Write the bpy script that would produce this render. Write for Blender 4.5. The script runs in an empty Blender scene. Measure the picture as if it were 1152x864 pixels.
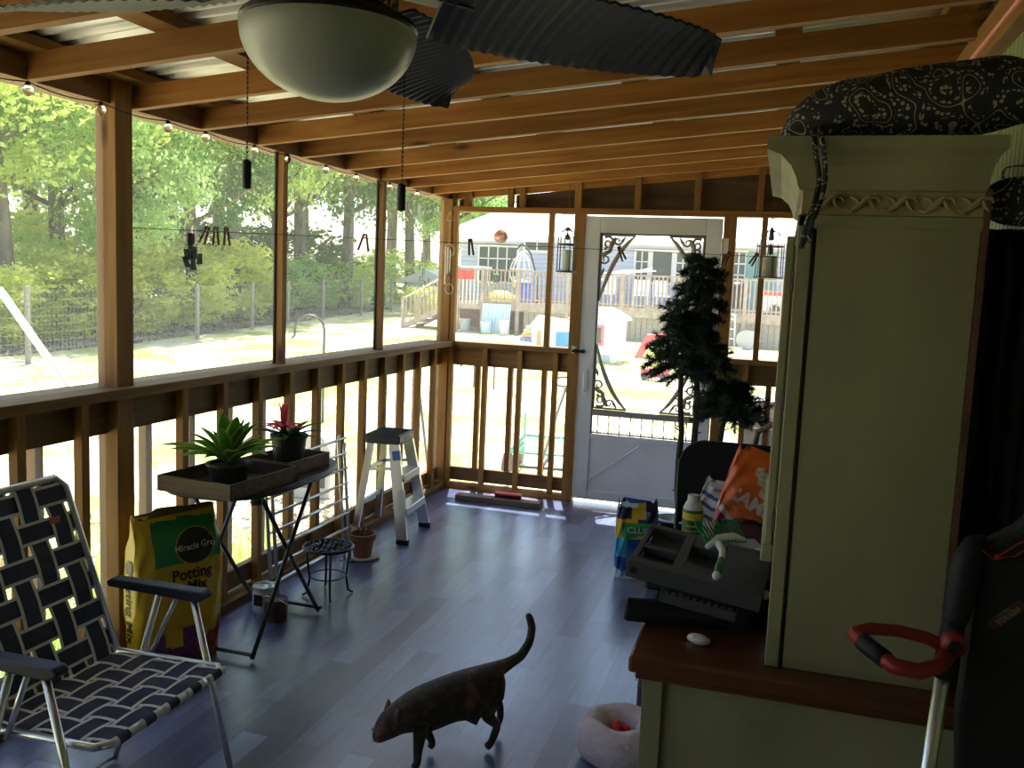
import bpy, bmesh, math, random
from mathutils import Vector, Matrix, Euler, Quaternion
C = bpy.context.scene.collection
sc = bpy.context.scene
PI = math.pi
# ------------------------------------------------------------------ camera
def cam_basis(yaw, pitch, roll):
    cy, sy = math.cos(yaw), math.sin(yaw)
    f0 = Vector((-sy, cy, 0)); r0 = Vector((cy, sy, 0)); u0 = Vector((0, 0, 1))
    cp, sp = math.cos(pitch), math.sin(pitch)
    f = f0 * cp + u0 * sp; u = u0 * cp - f0 * sp
    cr, sr = math.cos(roll), math.sin(roll)
    return r0 * cr + u * sr, u * cr - r0 * sr, f
cd = bpy.data.cameras.new('camera'); cam = bpy.data.objects.new('camera', cd); C.objects.link(cam)
r_, u_, f_ = cam_basis(.28929, -.11464, .0424)
M = Matrix((r_, u_, -f_)).transposed().to_4x4(); M.translation = Vector((2.366, -6.2545, 1.574))
cam.matrix_world = M
cd.sensor_width = 36; cd.sensor_fit = 'HORIZONTAL'; cd.lens = 1003.05 / 1152 * 36
cd.clip_end = 500; cd.clip_start = .02
sc.camera = cam
# ------------------------------------------------------------------ light
SUN_EL, SUN_DIR = math.radians(68.5), Vector((-0.30, 0.95, 0)).normalized()
sv = Vector((SUN_DIR.x * math.cos(SUN_EL), SUN_DIR.y * math.cos(SUN_EL), math.sin(SUN_EL)))
sd = bpy.data.lights.new('sun', 'SUN'); sd.energy = 17; sd.angle = math.radians(.6); sd.color = (1, .97, .9)
so = bpy.data.objects.new('sun', sd); C.objects.link(so); so.rotation_euler = (-sv).to_track_quat('-Z', 'Y').to_euler()
W = bpy.data.worlds.new('sky'); sc.world = W; W.use_nodes = True
nt = W.node_tree; bg = nt.nodes['Background']; sky = nt.nodes.new('ShaderNodeTexSky')
sky.sky_type = 'NISHITA'; sky.sun_disc = False; sky.sun_elevation = SUN_EL
sky.sun_rotation = math.atan2(SUN_DIR.x, SUN_DIR.y); sky.air_density = 1.2; sky.dust_density = 1.5; sky.ozone_density = 1.5
nt.links.new(sky.outputs[0], bg.inputs[0]); bg.inputs[1].default_value = .45
sc.view_settings.view_transform = 'Standard'; sc.view_settings.look = 'None'
sc.view_settings.exposure = -.10; sc.view_settings.gamma = 1; sc.view_settings.use_curve_mapping = False
sc.cycles.max_bounces = 9; sc.cycles.diffuse_bounces = 6; sc.cycles.transparent_max_bounces = 24
# ------------------------------------------------------------------ materials
MATS = {}
def mat(name, col, rough=.6, metal=0, spec=.5, noise=0, nscale=20, bump=0, emit=None, trans=0, alpha=1, coat=0, stretch=(1, 1, 1), sub=0):
    if name in MATS: return MATS[name]
    m = bpy.data.materials.new(name); m.use_nodes = True; t = m.node_tree; b = t.nodes['Principled BSDF']
    b.inputs['Base Color'].default_value = (*col, 1); b.inputs['Roughness'].default_value = rough
    b.inputs['Metallic'].default_value = metal; b.inputs['Specular IOR Level'].default_value = spec
    b.inputs['Transmission Weight'].default_value = trans; b.inputs['Alpha'].default_value = alpha
    b.inputs['Coat Weight'].default_value = coat
    if noise or bump:
        tc = t.nodes.new('ShaderNodeTexCoord'); mp = t.nodes.new('ShaderNodeMapping'); mp.inputs['Scale'].default_value = stretch
        t.links.new(tc.outputs['Object'], mp.inputs[0])
        n = t.nodes.new('ShaderNodeTexNoise'); n.inputs['Scale'].default_value = nscale; n.inputs['Detail'].default_value = 5
        t.links.new(mp.outputs[0], n.inputs['Vector'])
        if noise:
            r = t.nodes.new('ShaderNodeValToRGB'); e = r.color_ramp.elements
            e[0].position = .3; e[1].position = .7
            e[0].color = (*[max(0, c * (1 - noise)) for c in col], 1); e[1].color = (*[min(1, c * (1 + noise * .7)) for c in col], 1)
            t.links.new(n.outputs[0], r.inputs[0]); t.links.new(r.outputs[0], b.inputs['Base Color'])
        if bump:
            bp = t.nodes.new('ShaderNodeBump'); bp.inputs['Strength'].default_value = bump; bp.inputs['Distance'].default_value = .01
            t.links.new(n.outputs[0], bp.inputs['Height']); t.links.new(bp.outputs[0], b.inputs['Normal'])
    if emit: b.inputs['Emission Color'].default_value = (*emit[0], 1); b.inputs['Emission Strength'].default_value = emit[1]
    MATS[name] = m; return m
def wood(name, c0, c1, knot, axis=0, rough=.65, sc_=1.0):
    """long grained board; grain runs along AXIS; every object gets its own cut of the grain"""
    if name in MATS: return MATS[name]
    m = bpy.data.materials.new(name); m.use_nodes = True; t = m.node_tree; b = t.nodes['Principled BSDF']; L = t.links.new
    tc = t.nodes.new('ShaderNodeTexCoord'); oi = t.nodes.new('ShaderNodeObjectInfo')
    ml = t.nodes.new('ShaderNodeMath'); ml.operation = 'MULTIPLY'; ml.inputs[1].default_value = 37.0; L(oi.outputs['Random'], ml.inputs[0])
    ad = t.nodes.new('ShaderNodeVectorMath'); ad.operation = 'ADD'; L(tc.outputs['Object'], ad.inputs[0]); L(ml.outputs[0], ad.inputs[1])
    mp = t.nodes.new('ShaderNodeMapping'); s = [22 * sc_] * 3; s[axis] = 1.3 * sc_; mp.inputs['Scale'].default_value = s; L(ad.outputs[0], mp.inputs[0])
    n = t.nodes.new('ShaderNodeTexNoise'); n.inputs['Scale'].default_value = 1; n.inputs['Detail'].default_value = 6; n.inputs['Distortion'].default_value = 1.2; L(mp.outputs[0], n.inputs['Vector'])
    r = t.nodes.new('ShaderNodeValToRGB'); e = r.color_ramp.elements; e[0].position = .32; e[1].position = .68; e[0].color = (*c0, 1); e[1].color = (*c1, 1)
    L(n.outputs[0], r.inputs[0])
    m2 = t.nodes.new('ShaderNodeMapping'); s = [7] * 3; s[axis] = 2.2; m2.inputs['Scale'].default_value = s; L(ad.outputs[0], m2.inputs[0])
    v = t.nodes.new('ShaderNodeTexVoronoi'); v.inputs['Scale'].default_value = 1; L(m2.outputs[0], v.inputs['Vector'])
    kr = t.nodes.new('ShaderNodeValToRGB'); k = kr.color_ramp.elements; k[0].position = .04; k[0].color = (1, 1, 1, 1); k[1].position = .16; k[1].color = (0, 0, 0, 1); L(v.outputs['Distance'], kr.inputs[0])
    mx = t.nodes.new('ShaderNodeMix'); mx.data_type = 'RGBA'; L(kr.outputs[0], mx.inputs[0]); L(r.outputs[0], mx.inputs[6]); mx.inputs[7].default_value = (*knot, 1)
    # board to board tint
    hs = t.nodes.new('ShaderNodeHueSaturation'); mr = t.nodes.new('ShaderNodeMapRange'); mr.inputs[3].default_value = .75; mr.inputs[4].default_value = 1.2
    L(oi.outputs['Random'], mr.inputs[0]); L(mr.outputs[0], hs.inputs['Value']); L(mx.outputs[2], hs.inputs['Color'])
    L(hs.outputs[0], b.inputs['Base Color']); b.inputs['Roughness'].default_value = rough; b.inputs['Specular IOR Level'].default_value = .35
    bp = t.nodes.new('ShaderNodeBump'); bp.inputs['Strength'].default_value = .25; bp.inputs['Distance'].default_value = .003; L(n.outputs[0], bp.inputs['Height']); L(bp.outputs[0], b.inputs['Normal'])
    MATS[name] = m; return m
# ------------------------------------------------------------------ mesh helpers
class MB:
    def __init__(s): s.b = bmesh.new(); s.mi = 0
    def _mi(s, fs):
        for f in fs: f.material_index = s.mi
    def box(s, a, b, rot=None, about=None):
        x0, y0, z0 = a; x1, y1, z1 = b
        vs = [Vector(p) for p in ((x0,y0,z0),(x1,y0,z0),(x1,y1,z0),(x0,y1,z0),(x0,y0,z1),(x1,y0,z1),(x1,y1,z1),(x0,y1,z1))]
        if rot:
            c = Vector(about) if about else Vector(((x0+x1)/2,(y0+y1)/2,(z0+z1)/2)); R = Euler(rot).to_matrix(); vs = [R @ (v - c) + c for v in vs]
        v = [s.b.verts.new(p) for p in vs]
        s._mi([s.b.faces.new([v[i] for i in q]) for q in ((3,2,1,0),(4,5,6,7),(0,1,5,4),(1,2,6,5),(2,3,7,6),(3,0,4,7))]); return s
    def bar(s, p, q, w, h, up=(0, 0, 1)):
        p, q = Vector(p), Vector(q); d = (q - p).normalized(); u = Vector(up)
        if abs(d.dot(u)) > .98: u = Vector((1, 0, 0)) if abs(d.x) < .9 else Vector((0, 1, 0))
        sx = d.cross(u).normalized(); uy = sx.cross(d)
        c = [(-w/2,-h/2),(w/2,-h/2),(w/2,h/2),(-w/2,h/2)]
        A = [s.b.verts.new(p + sx*a + uy*b) for a, b in c]; B = [s.b.verts.new(q + sx*a + uy*b) for a, b in c]
        fs = [s.b.faces.new(A), s.b.faces.new(B[::-1])] + [s.b.faces.new((A[i], B[i], B[(i+1)%4], A[(i+1)%4])) for i in range(4)]
        s._mi(fs); return s
    def tube(s, pts, r, n=8, closed=False, cap=True):
        pts = [Vector(p) for p in pts]; rs = r if isinstance(r, (list, tuple)) else [r] * len(pts)
        N = len(pts); rings = []; prev = None
        for i, p in enumerate(pts):
            if closed: d = pts[(i+1) % N] - pts[i-1]
            else: d = pts[min(i+1, N-1)] - pts[max(i-1, 0)]
            d = d.normalized() if d.length > 1e-9 else Vector((0, 0, 1))
            if prev is None:
                a = Vector((0, 0, 1)) if abs(d.z) < .9 else Vector((1, 0, 0)); e = d.cross(a).normalized()
            else: e = (prev - d * prev.dot(d)); e = e.normalized() if e.length > 1e-6 else d.orthogonal().normalized()
            prev = e; g = d.cross(e)
            rings.append([s.b.verts.new(p + (e * math.cos(2*PI*k/n) + g * math.sin(2*PI*k/n)) * rs[i]) for k in range(n)])
        fs = []
        for i in range(N if closed else N - 1):
            A, B = rings[i], rings[(i+1) % N]
            for k in range(n): fs.append(s.b.faces.new((A[k], A[(k+1)%n], B[(k+1)%n], B[k])))
        if cap and not closed: fs += [s.b.faces.new(rings[0][::-1]), s.b.faces.new(rings[-1])]
        s._mi(fs); return s
    def lathe(s, prof, c=(0, 0, 0), n=24, mtx=None, sx=1, sy=1):
        c = Vector(c); rings = []
        for r, z in prof:
            if r < 1e-6: vs = [Vector((0, 0, z))]
            else: vs = [Vector((r*sx*math.cos(2*PI*k/n), r*sy*math.sin(2*PI*k/n), z)) for k in range(n)]
            rings.append([s.b.verts.new((mtx @ v if mtx else v) + c) for v in vs])
        fs = []
        for A, B in zip(rings, rings[1:]):
            if len(A) == 1 and len(B) == 1: continue
            for k in range(n):
                if len(A) == 1: fs.append(s.b.faces.new((A[0], B[(k+1)%n], B[k])))
                elif len(B) == 1: fs.append(s.b.faces.new((A[k], A[(k+1)%n], B[0])))
                else: fs.append(s.b.faces.new((A[k], A[(k+1)%n], B[(k+1)%n], B[k])))
        for q, fl in ((rings[0], 1), (rings[-1], 0)):
            if len(q) > 2: fs.append(s.b.faces.new(q[::-1] if fl else q))
        s._mi(fs); return s
    def sph(s, c, r, n=12, m=8, sc=(1, 1, 1), rot=None):
        mt = (Euler(rot).to_matrix() if rot else Matrix.Identity(3)) @ Matrix.Diagonal(sc)
        return s.lathe([(r*math.sin(PI*i/m) if 0 < i < m else 0, -r*math.cos(PI*i/m)) for i in range(m+1)], c, n, mt)
    def prism(s, poly, th, org=(0,0,0), ax=(1,0,0), ay=(0,0,1)):
        """poly (u,v) in the plane ax,ay through org, extruded th along ax x ay"""
        o, a, b = Vector(org), Vector(ax), Vector(ay); nrm = a.cross(b).normalized()
        A = [s.b.verts.new(o + a*u + b*v) for u, v in poly]; B = [s.b.verts.new(o + a*u + b*v + nrm*th) for u, v in poly]
        n = len(poly); fs = [s.b.faces.new(A[::-1]), s.b.faces.new(B)] + [s.b.faces.new((A[i], A[(i+1)%n], B[(i+1)%n], B[i])) for i in range(n)]
        s._mi(fs); return s
    def grid(s, fn, nu, nv):
        V = [[s.b.verts.new(fn(i/nu, j/nv)) for j in range(nv+1)] for i in range(nu+1)]
        s._mi([s.b.faces.new((V[i][j], V[i+1][j], V[i+1][j+1], V[i][j+1])) for i in range(nu) for j in range(nv)]); return s
    def build(s, name, m, parent=None, smooth=False, bevel=0, solid=0, subd=0, loc=None):
        bmesh.ops.recalc_face_normals(s.b, faces=s.b.faces) if len(s.b.faces) < 60000 and not getattr(s, 'noflip', 0) else None
        me = bpy.data.meshes.new(name); s.b.to_mesh(me); s.b.free()
        for mm in (m if isinstance(m, (list, tuple)) else [m]): me.materials.append(mm)
        o = bpy.data.objects.new(name, me); C.objects.link(o)
        if parent:
            o.parent = parent
            if not getattr(s, 'local', 0): o.matrix_parent_inverse = PINV(parent)
        if smooth: me.polygons.foreach_set('use_smooth', [True]*len(me.polygons))
        if solid: k = o.modifiers.new('solid', 'SOLIDIFY'); k.thickness = solid; k.offset = 0
        if bevel: k = o.modifiers.new('bevel', 'BEVEL'); k.width = bevel; k.segments = 2; k.limit_method = 'ANGLE'; k.angle_limit = .6
        if subd: k = o.modifiers.new('sub', 'SUBSURF'); k.levels = subd; k.render_levels = subd
        if loc: o.location = loc
        return o
def wm(o):
    m = Matrix.LocRotScale(o.location, o.rotation_euler, o.scale)
    return (wm(o.parent) @ o.matrix_parent_inverse @ m) if o.parent else m
def PINV(p): return wm(p).inverted()
def LB():
    b = MB(); b.local = 1; return b
def tag(o, label, cat, group=None, kind=None):
    if label: o['label'] = label
    if cat: o['category'] = cat
    if group: o['group'] = group
    if kind: o['kind'] = kind
    return o
def thing(name, label, cat, loc=(0, 0, 0), rz=0, group=None, kind=None, rot=None):
    o = bpy.data.objects.new(name, None); C.objects.link(o); o.location = loc; o.rotation_euler = rot or (0, 0, rz); o.empty_display_size = .1
    return tag(o, label, cat, group, kind)
def dup(o, parent=None, **k):
    c = o.copy(); C.objects.link(c)
    if parent: c.parent = parent
    for ch in [x for x in bpy.data.objects if x.parent == o]: dup(ch, c)
    return c
def text(s, name, m, parent, size, loc, rot, ext=.0006, align='CENTER', shear=0, sx=1, label=None, fit=None, bold=0):
    """lettering as a real, slightly raised mesh"""
    cu = bpy.data.curves.new(name, 'FONT'); cu.body = s; cu.size = size; cu.extrude = ext; cu.align_x = align; cu.align_y = 'CENTER'; cu.shear = shear; cu.offset = bold
    ob = bpy.data.objects.new(name, cu); C.objects.link(ob)
    dg = bpy.context.evaluated_depsgraph_get(); me = bpy.data.meshes.new_from_object(ob.evaluated_get(dg)); bpy.data.objects.remove(ob)
    for v in me.vertices:
        v.co.x *= sx
        if fit: v.co = fit(v.co)
    me.materials.clear(); me.materials.append(m)
    o = bpy.data.objects.new(name, me); C.objects.link(o); o.location = loc; o.rotation_euler = rot
    if parent: o.parent = parent
    if label: o['label'] = label
    return o
# ================================================================== the porch
pine = wood('pine_along_x', (0.196, 0.078, 0.013), (0.300, 0.140, 0.032), (0.066, 0.022, 0.004), 0)
pine_y = wood('pine_along_y', (0.196, 0.078, 0.013), (0.300, 0.140, 0.032), (0.066, 0.022, 0.004), 1)
pine_z = wood('pine_upright', (0.215, 0.095, 0.019), (0.313, 0.158, 0.040), (0.078, 0.027, 0.006), 2)
pine_old = wood('weathered_pine_along_y', (0.130, 0.065, 0.018), (0.223, 0.119, 0.038), (0.052, 0.022, 0.006), 1)
pine_oldx = wood('weathered_pine_along_x', (0.130, 0.065, 0.018), (0.223, 0.119, 0.038), (0.052, 0.022, 0.006), 0)
rosy = wood('rafter_wood', (0.223, 0.081, 0.011), (0.339, 0.146, 0.027), (0.066, 0.019, 0.004), 0)
darkboard = mat('dark_sheathing', (.075, .042, .02), .8, noise=.5, nscale=8, stretch=(.4, 1, 3))
def screen_mat(name='insect_screen', a=.085, col=(.80, .80, .80)):
    m = bpy.data.materials.new(name); m.use_nodes = True; t = m.node_tree; t.nodes.clear()
    o = t.nodes.new('ShaderNodeOutputMaterial'); tr = t.nodes.new('ShaderNodeBsdfTransparent'); d = t.nodes.new('ShaderNodeBsdfDiffuse'); mx = t.nodes.new('ShaderNodeMixShader')
    d.inputs[0].default_value = (*col, 1); mx.inputs[0].default_value = a
    k = t.nodes.new('ShaderNodeBsdfTranslucent'); k.inputs[0].default_value = (*col, 1); m2_ = t.nodes.new('ShaderNodeMixShader'); t.links.new(d.outputs[0], m2_.inputs[1]); t.links.new(k.outputs[0], m2_.inputs[2])
    t.links.new(tr.outputs[0], mx.inputs[1]); t.links.new(m2_.outputs[0], mx.inputs[2]); t.links.new(mx.outputs[0], o.inputs[0]); return m
scr = screen_mat(); scr_far = screen_mat('fine_screen', .05)
RH = 1.115          # rail height
HB = 2.153; SL = .0915   # beam underside, roof pitch
YN = -7.6           # how far the porch runs towards and behind the camera
def struct(name, label=None): 
    o = thing(name, label, None, kind='structure'); return o
# floor: vinyl planks laid along the porch
fm = bpy.data.materials.new('vinyl_plank'); fm.use_nodes = True; t = fm.node_tree; L = t.links.new; b = t.nodes['Principled BSDF']
tc = t.nodes.new('ShaderNodeTexCoord'); mp = t.nodes.new('ShaderNodeMapping'); mp.inputs['Rotation'].default_value = (0, 0, PI/2); L(tc.outputs['Object'], mp.inputs[0])
br = t.nodes.new('ShaderNodeTexBrick'); br.inputs['Scale'].default_value = 1; br.inputs['Brick Width'].default_value = .62; br.inputs['Row Height'].default_value = .10
br.inputs['Mortar Size'].default_value = .0012; br.inputs['Color1'].default_value = (.038, .050, .105, 1); br.inputs['Color2'].default_value = (.165, .205, .36, 1); br.inputs['Mortar'].default_value = (.06, .055, .055, 1); br.offset = .37
L(mp.outputs[0], br.inputs['Vector'])
m2 = t.nodes.new('ShaderNodeMapping'); m2.inputs['Scale'].default_value = (45, 4, 1); L(tc.outputs['Object'], m2.inputs[0])
n = t.nodes.new('ShaderNodeTexNoise'); n.inputs['Scale'].default_value = 1; n.inputs['Detail'].default_value = 6; L(m2.outputs[0], n.inputs['Vector'])
mx = t.nodes.new('ShaderNodeMix'); mx.data_type = 'RGBA'; mx.blend_type = 'OVERLAY'; mx.inputs[0].default_value = .55; L(br.outputs[0], mx.inputs[6]); L(n.outputs[0], mx.inputs[7])
L(mx.outputs[2], b.inputs['Base Color']); b.inputs['Roughness'].default_value = .30; b.inputs['Specular IOR Level'].default_value = 1.0; b.inputs['Coat Weight'].default_value = .25; b.inputs['Coat Roughness'].default_value = .28
n2 = t.nodes.new('ShaderNodeTexNoise'); n2.inputs['Scale'].default_value = 1.7; n2.inputs['Detail'].default_value = 2; m3 = t.nodes.new('ShaderNodeMapping'); m3.inputs['Scale'].default_value = (.7, 2, 1); L(tc.outputs['Object'], m3.inputs[0]); L(m3.outputs[0], n2.inputs['Vector'])
bp = t.nodes.new('ShaderNodeBump'); bp.inputs['Strength'].default_value = .5; bp.inputs['Distance'].default_value = .012; L(n2.outputs[0], bp.inputs['Height'])
bp2 = t.nodes.new('ShaderNodeBump'); bp2.inputs['Strength'].default_value = .35; bp2.inputs['Distance'].default_value = .002; L(n.outputs[0], bp2.inputs['Height']); L(bp.outputs[0], bp2.inputs['Normal']); L(bp2.outputs[0], b.inputs['Normal'])
f = MB(); f.box((-.02, YN, -.06), (3.0, .02, 0)); o = f.build('floor', fm); o['kind'] = 'structure'
f = MB(); f.box((-.14, YN, -.2), (3.0, .12, -.06)); o = f.build('trim_1', pine_old); o['kind'] = 'structure'
# ---- left railing wall
wl = struct('wall_left')
MB().box((-.16, YN, RH-.038), (.05, -.045, RH)).build('rail_cap', pine_old, wl, bevel=.003)
MB().box((-.085, YN, RH-.038-.14), (-.047, -.05, RH-.038)).build('top_rail', pine_old, wl)
MB().box((-.085, YN, .06), (-.047, -.05, .15)).build('bottom_rail', pine_old, wl)
MB().box((-.09, YN, 0), (.02, -.05, .04)).build('bottom_plate', pine_old, wl)
inner = [-.235 - .2845 * k for k in range(26)]
def baluster(x0, y, z0, z1, parent, w=.038, d=.038):
    return MB().box((x0, y - w/2, z0), (x0 + d, y + w/2, z1)).build('baluster', pine_z, parent, bevel=.002)
for k, y in enumerate(inner):
    if abs(y + 3.45) < .09: continue
    baluster(-.046, y, .04, RH-.04, wl)
for k, y in enumerate(inner):
    yy = y + .15
    if abs(yy + 3.45) < .1 or yy > -.1: continue
    baluster(-.124, yy, .06, RH-.06, wl)
MB().box((-.09, -3.495, 0), (0, -3.405, HB+.1)).build('post', pine_z, wl, bevel=.003)
MB().box((-.09, -6.75, 0), (0, -6.66, HB+.1)).build('post', pine_z, wl, bevel=.003)
for y in (-2.31, -1.162, -4.6, -5.7):
    MB().box((-.047, y-.019, RH), (-.009, y+.019, HB)).build('screen_stud', pine_z, wl, bevel=.002)
    MB().box((-.055, y-.03, RH), (-.047, y+.03, HB)).build('screen_frame', mat('dark_bronze', (.03, .028, .025), .5), wl)
MB().box((-.14, YN, HB), (-.02, -.0, HB+.16)).build('beam', pine_y, wl)
s = MB(); s.box((-.058, YN, .03), (-.0565, -.05, HB)); s.build('screen', scr, wl)
# ---- far wall
wf = struct('wall_far')
MB().box((-.085, -.05, 0), (.01, .045, HB)).build('corner_post', pine_z, wf, bevel=.003)
MB().box((.012, -.04, 0), (.045, .0, RH-.04)).build('corner_stud', pine_z, wf)
MB().box((.012, -.04, RH), (.05, .0, HB-.06)).build('corner_stud', pine_z, wf)
for (x0, x1) in ((.03, .93), (2.03, 2.95)):
    MB().box((x0, -.045, RH-.038), (x1, .1, RH)).build('rail_cap', pine_oldx, wf, bevel=.003)
    MB().box((x0, .0, RH-.178), (x1, .038, RH-.038)).build('top_rail', pine_oldx, wf)
    MB().box((x0, .0, .06), (x1, .038, .16)).build('bottom_rail', pine_oldx, wf)
    MB().box((x0, -.045, 0), (x1, .05, .04)).build('bottom_plate', pine, wf)
for x in (.298, .565, .832, 2.16, 2.42, 2.68): baluster(x-.019, -.019, .04, RH-.04, wf)
for x in (.20, .455, .715, 2.30, 2.56, 2.81): 
    MB().box((x, .038, .06), (x+.038, .076, RH-.06)).build('baluster', pine_z, wf, bevel=.002)
for (x0, x1) in ((.925, 1.0), (1.952, 2.035)): MB().box((x0, -.045, 0), (x1, .045, 2.064)).build('door_post', pine_z, wf, bevel=.002)
for x in (.755, 2.218): MB().box((x-.019, -.03, RH), (x+.019, .01, 2.064)).build('screen_stud', pine_z, wf, bevel=.002)
MB().box((.012, -.045, 2.064), (2.93, .045, 2.102)).build('header', pine, wf, bevel=.002)
zr = lambda x: HB + SL*x
for x0, x1 in ((.0, .022), (.088, .148), (.42, .46), (.507, .547), (.913, .958), (1.335, 1.375), (1.742, 1.784), (2.155, 2.195), (2.57, 2.61)):
    g = MB(); g.prism([(x0, 2.102), (x1, 2.102), (x1, zr(x1)+.1), (x0, zr(x0)+.1)], .04, (0, .02, 0)); g.build('cripple_stud', pine_z, wf)
for x0, x1 in ((.022, .088), (.46, 2.93)):
    g = MB(); g.prism([(x0, 2.10), (x1, 2.10), (x1, zr(x1)+.018+.022*(x1>1)), (x0, zr(x0)+.0)], .012, (0, .075, 0)); g.build('sheathing', darkboard, wf)
g = MB(); g.box((.02, .0395, .03), (.97, .041, 2.08)); g.build('screen', scr_far, wf)
g = MB(); g.box((2.03, .0395, .03), (2.93, .041, 2.08)); g.build('screen', scr_far, wf)
# ---- roof
rf = struct('ceiling')
LR = math.hypot(3.0, 3.0*SL); RA = -math.atan(SL)
ry = [-.36 - .4085*k for k in range(9)]
ry = [-.362, -.775, -1.185, -1.645, -2.13, -2.53, -2.945, -3.37, -3.855, -4.27, -4.68, -5.09, -5.5, -5.91, -6.32, -6.73, -7.14]
rb = MB(); rb.local = 1; rb.box((0, -.019, 0), (2.99, .019, .083)); R0 = rb.build('rafter', rosy, rf)
R0.location = (-.02, ry[0], HB); R0.rotation_euler = (0, RA, 0)
for y in ry[1:]:
    c = R0.copy(); C.objects.link(c); c.location = (-.02, y, HB); c.parent = rf
last = R0.copy(); C.objects.link(last); last.location = (-.02, .02, HB); last.parent = rf; last.scale.z = 1
for x in (.02, .52, 1.12, 1.72, 2.32, 2.85):
    g = LB(); g.box((-.044, YN, 0), (.044, .25, .036)); o = g.build('purlin', pine_y, rf); o.location = (x, 0, HB+SL*x+.085); o.rotation_euler = (0, RA, 0)
tin = mat('galvanised_tin', (.80, .80, .83), .38, .35, noise=.12, nscale=3)
def tinf(u, v):
    x = -.42 + 3.42*u; y = YN + (7.95)*v
    return Vector((x, y, HB + SL*x + .133 + .009*math.sin(y*2*PI/.068)))
g = MB(); g.grid(tinf, 4, 940); g.build('tin_sheet', tin, rf, smooth=True, solid=.001)
# ---- right wall: green beadboard, ledger
bd = bpy.data.materials.new('green_beadboard'); bd.use_nodes = True; bd.node_tree.nodes['Principled BSDF'].inputs['Base Color'].default_value = (.20, .235, .10, 1)
bd.node_tree.nodes['Principled BSDF'].inputs['Roughness'].default_value = .55
g = MB()
def bead(u, v):
    y = YN + 7.6*v; ph = (y / .05) % 1.0
    return Vector((2.95 + (.004 if ph < .14 else 0), y, 2.6*u))
g.grid(bead, 1, 1520); o = g.build('wall_right', bd); o['kind'] = 'structure'
g = MB(); g.box((2.955, YN, -.05), (3.05, .05, 2.6)); g.build('backing', mat('backing_board', (.2, .2, .15), .8), o)
g = MB(); g.box((2.905, YN, HB+SL*2.93-.10), (2.949, .0, HB+SL*2.93+.02)); g.build('trim_2', pine_y)['kind'] = 'structure'
g = MB(); g.box((-.1, YN-.02, -.05), (3.0, YN, 2.6)); g.build('wall_near', bd)['kind'] = 'structure'
# ---- screen door
white = mat('door_white', (.70, .72, .78), .45, noise=.06, nscale=5)
d1 = struct('door_1'); X0, X1 = 1.006, 1.946; DT = 2.052
fr = MB()
for a, b in (((X0, .03), (X0+.105, DT)), ((X1-.105, .03), (X1, DT)), ((X0+.105, DT-.115), (X1-.105, DT)), ((X0+.105, .03), (X1-.105, .10)), ((X0+.105, .475), (X1-.105, .515))):
    fr.box((a[0], -.03, a[1]), (b[0], .005, b[1]))
fr.build('door_frame', white, d1, bevel=.004)
g = MB(); g.box((X0+.1, -.018, .09), (X1-.1, -.004, .48)); g.build('kick_panel', white, d1)
g = MB()
for a, b in (((X0+.105, .515), (X0+.115, DT-.115)), ((X1-.115, .515), (X1-.105, DT-.115)), ((X0+.105, DT-.127), (X1-.105, DT-.115)), ((X0+.105, .515), (X1-.105, .522))): g.box((a[0], -.022, a[1]), (b[0], .0, b[1]))
g.build('screen_bead', mat('dark_bead', (.13, .12, .11), .5), d1)
taupe = mat('taupe_fretwork', (.30, .27, .23), .6)
g = MB(); g.box((X0+.11, -.028, .645), (X1-.11, .0, .69)); g.build('cross_bar', taupe, d1, bevel=.006)
for k in range(9):
    x = X0 + .155 + k*.0785; g = MB()
    g.lathe([(.004, .52), (.007, .53), (.003, .55), (.0045, .58), (.003, .62), (.006, .635), (.004, .647)], (x, -.012, 0), 8); g.build('spindle', taupe, d1, smooth=True)
g = MB(); g.tube([(X0+.115, -.012, .53)] + [(X0+.115+.0785/2*j, -.012, .53 - (.010 if j % 2 else 0)) for j in range(1, 19)], .0035, 6); g.build('spindle_rail', taupe, d1)
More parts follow.
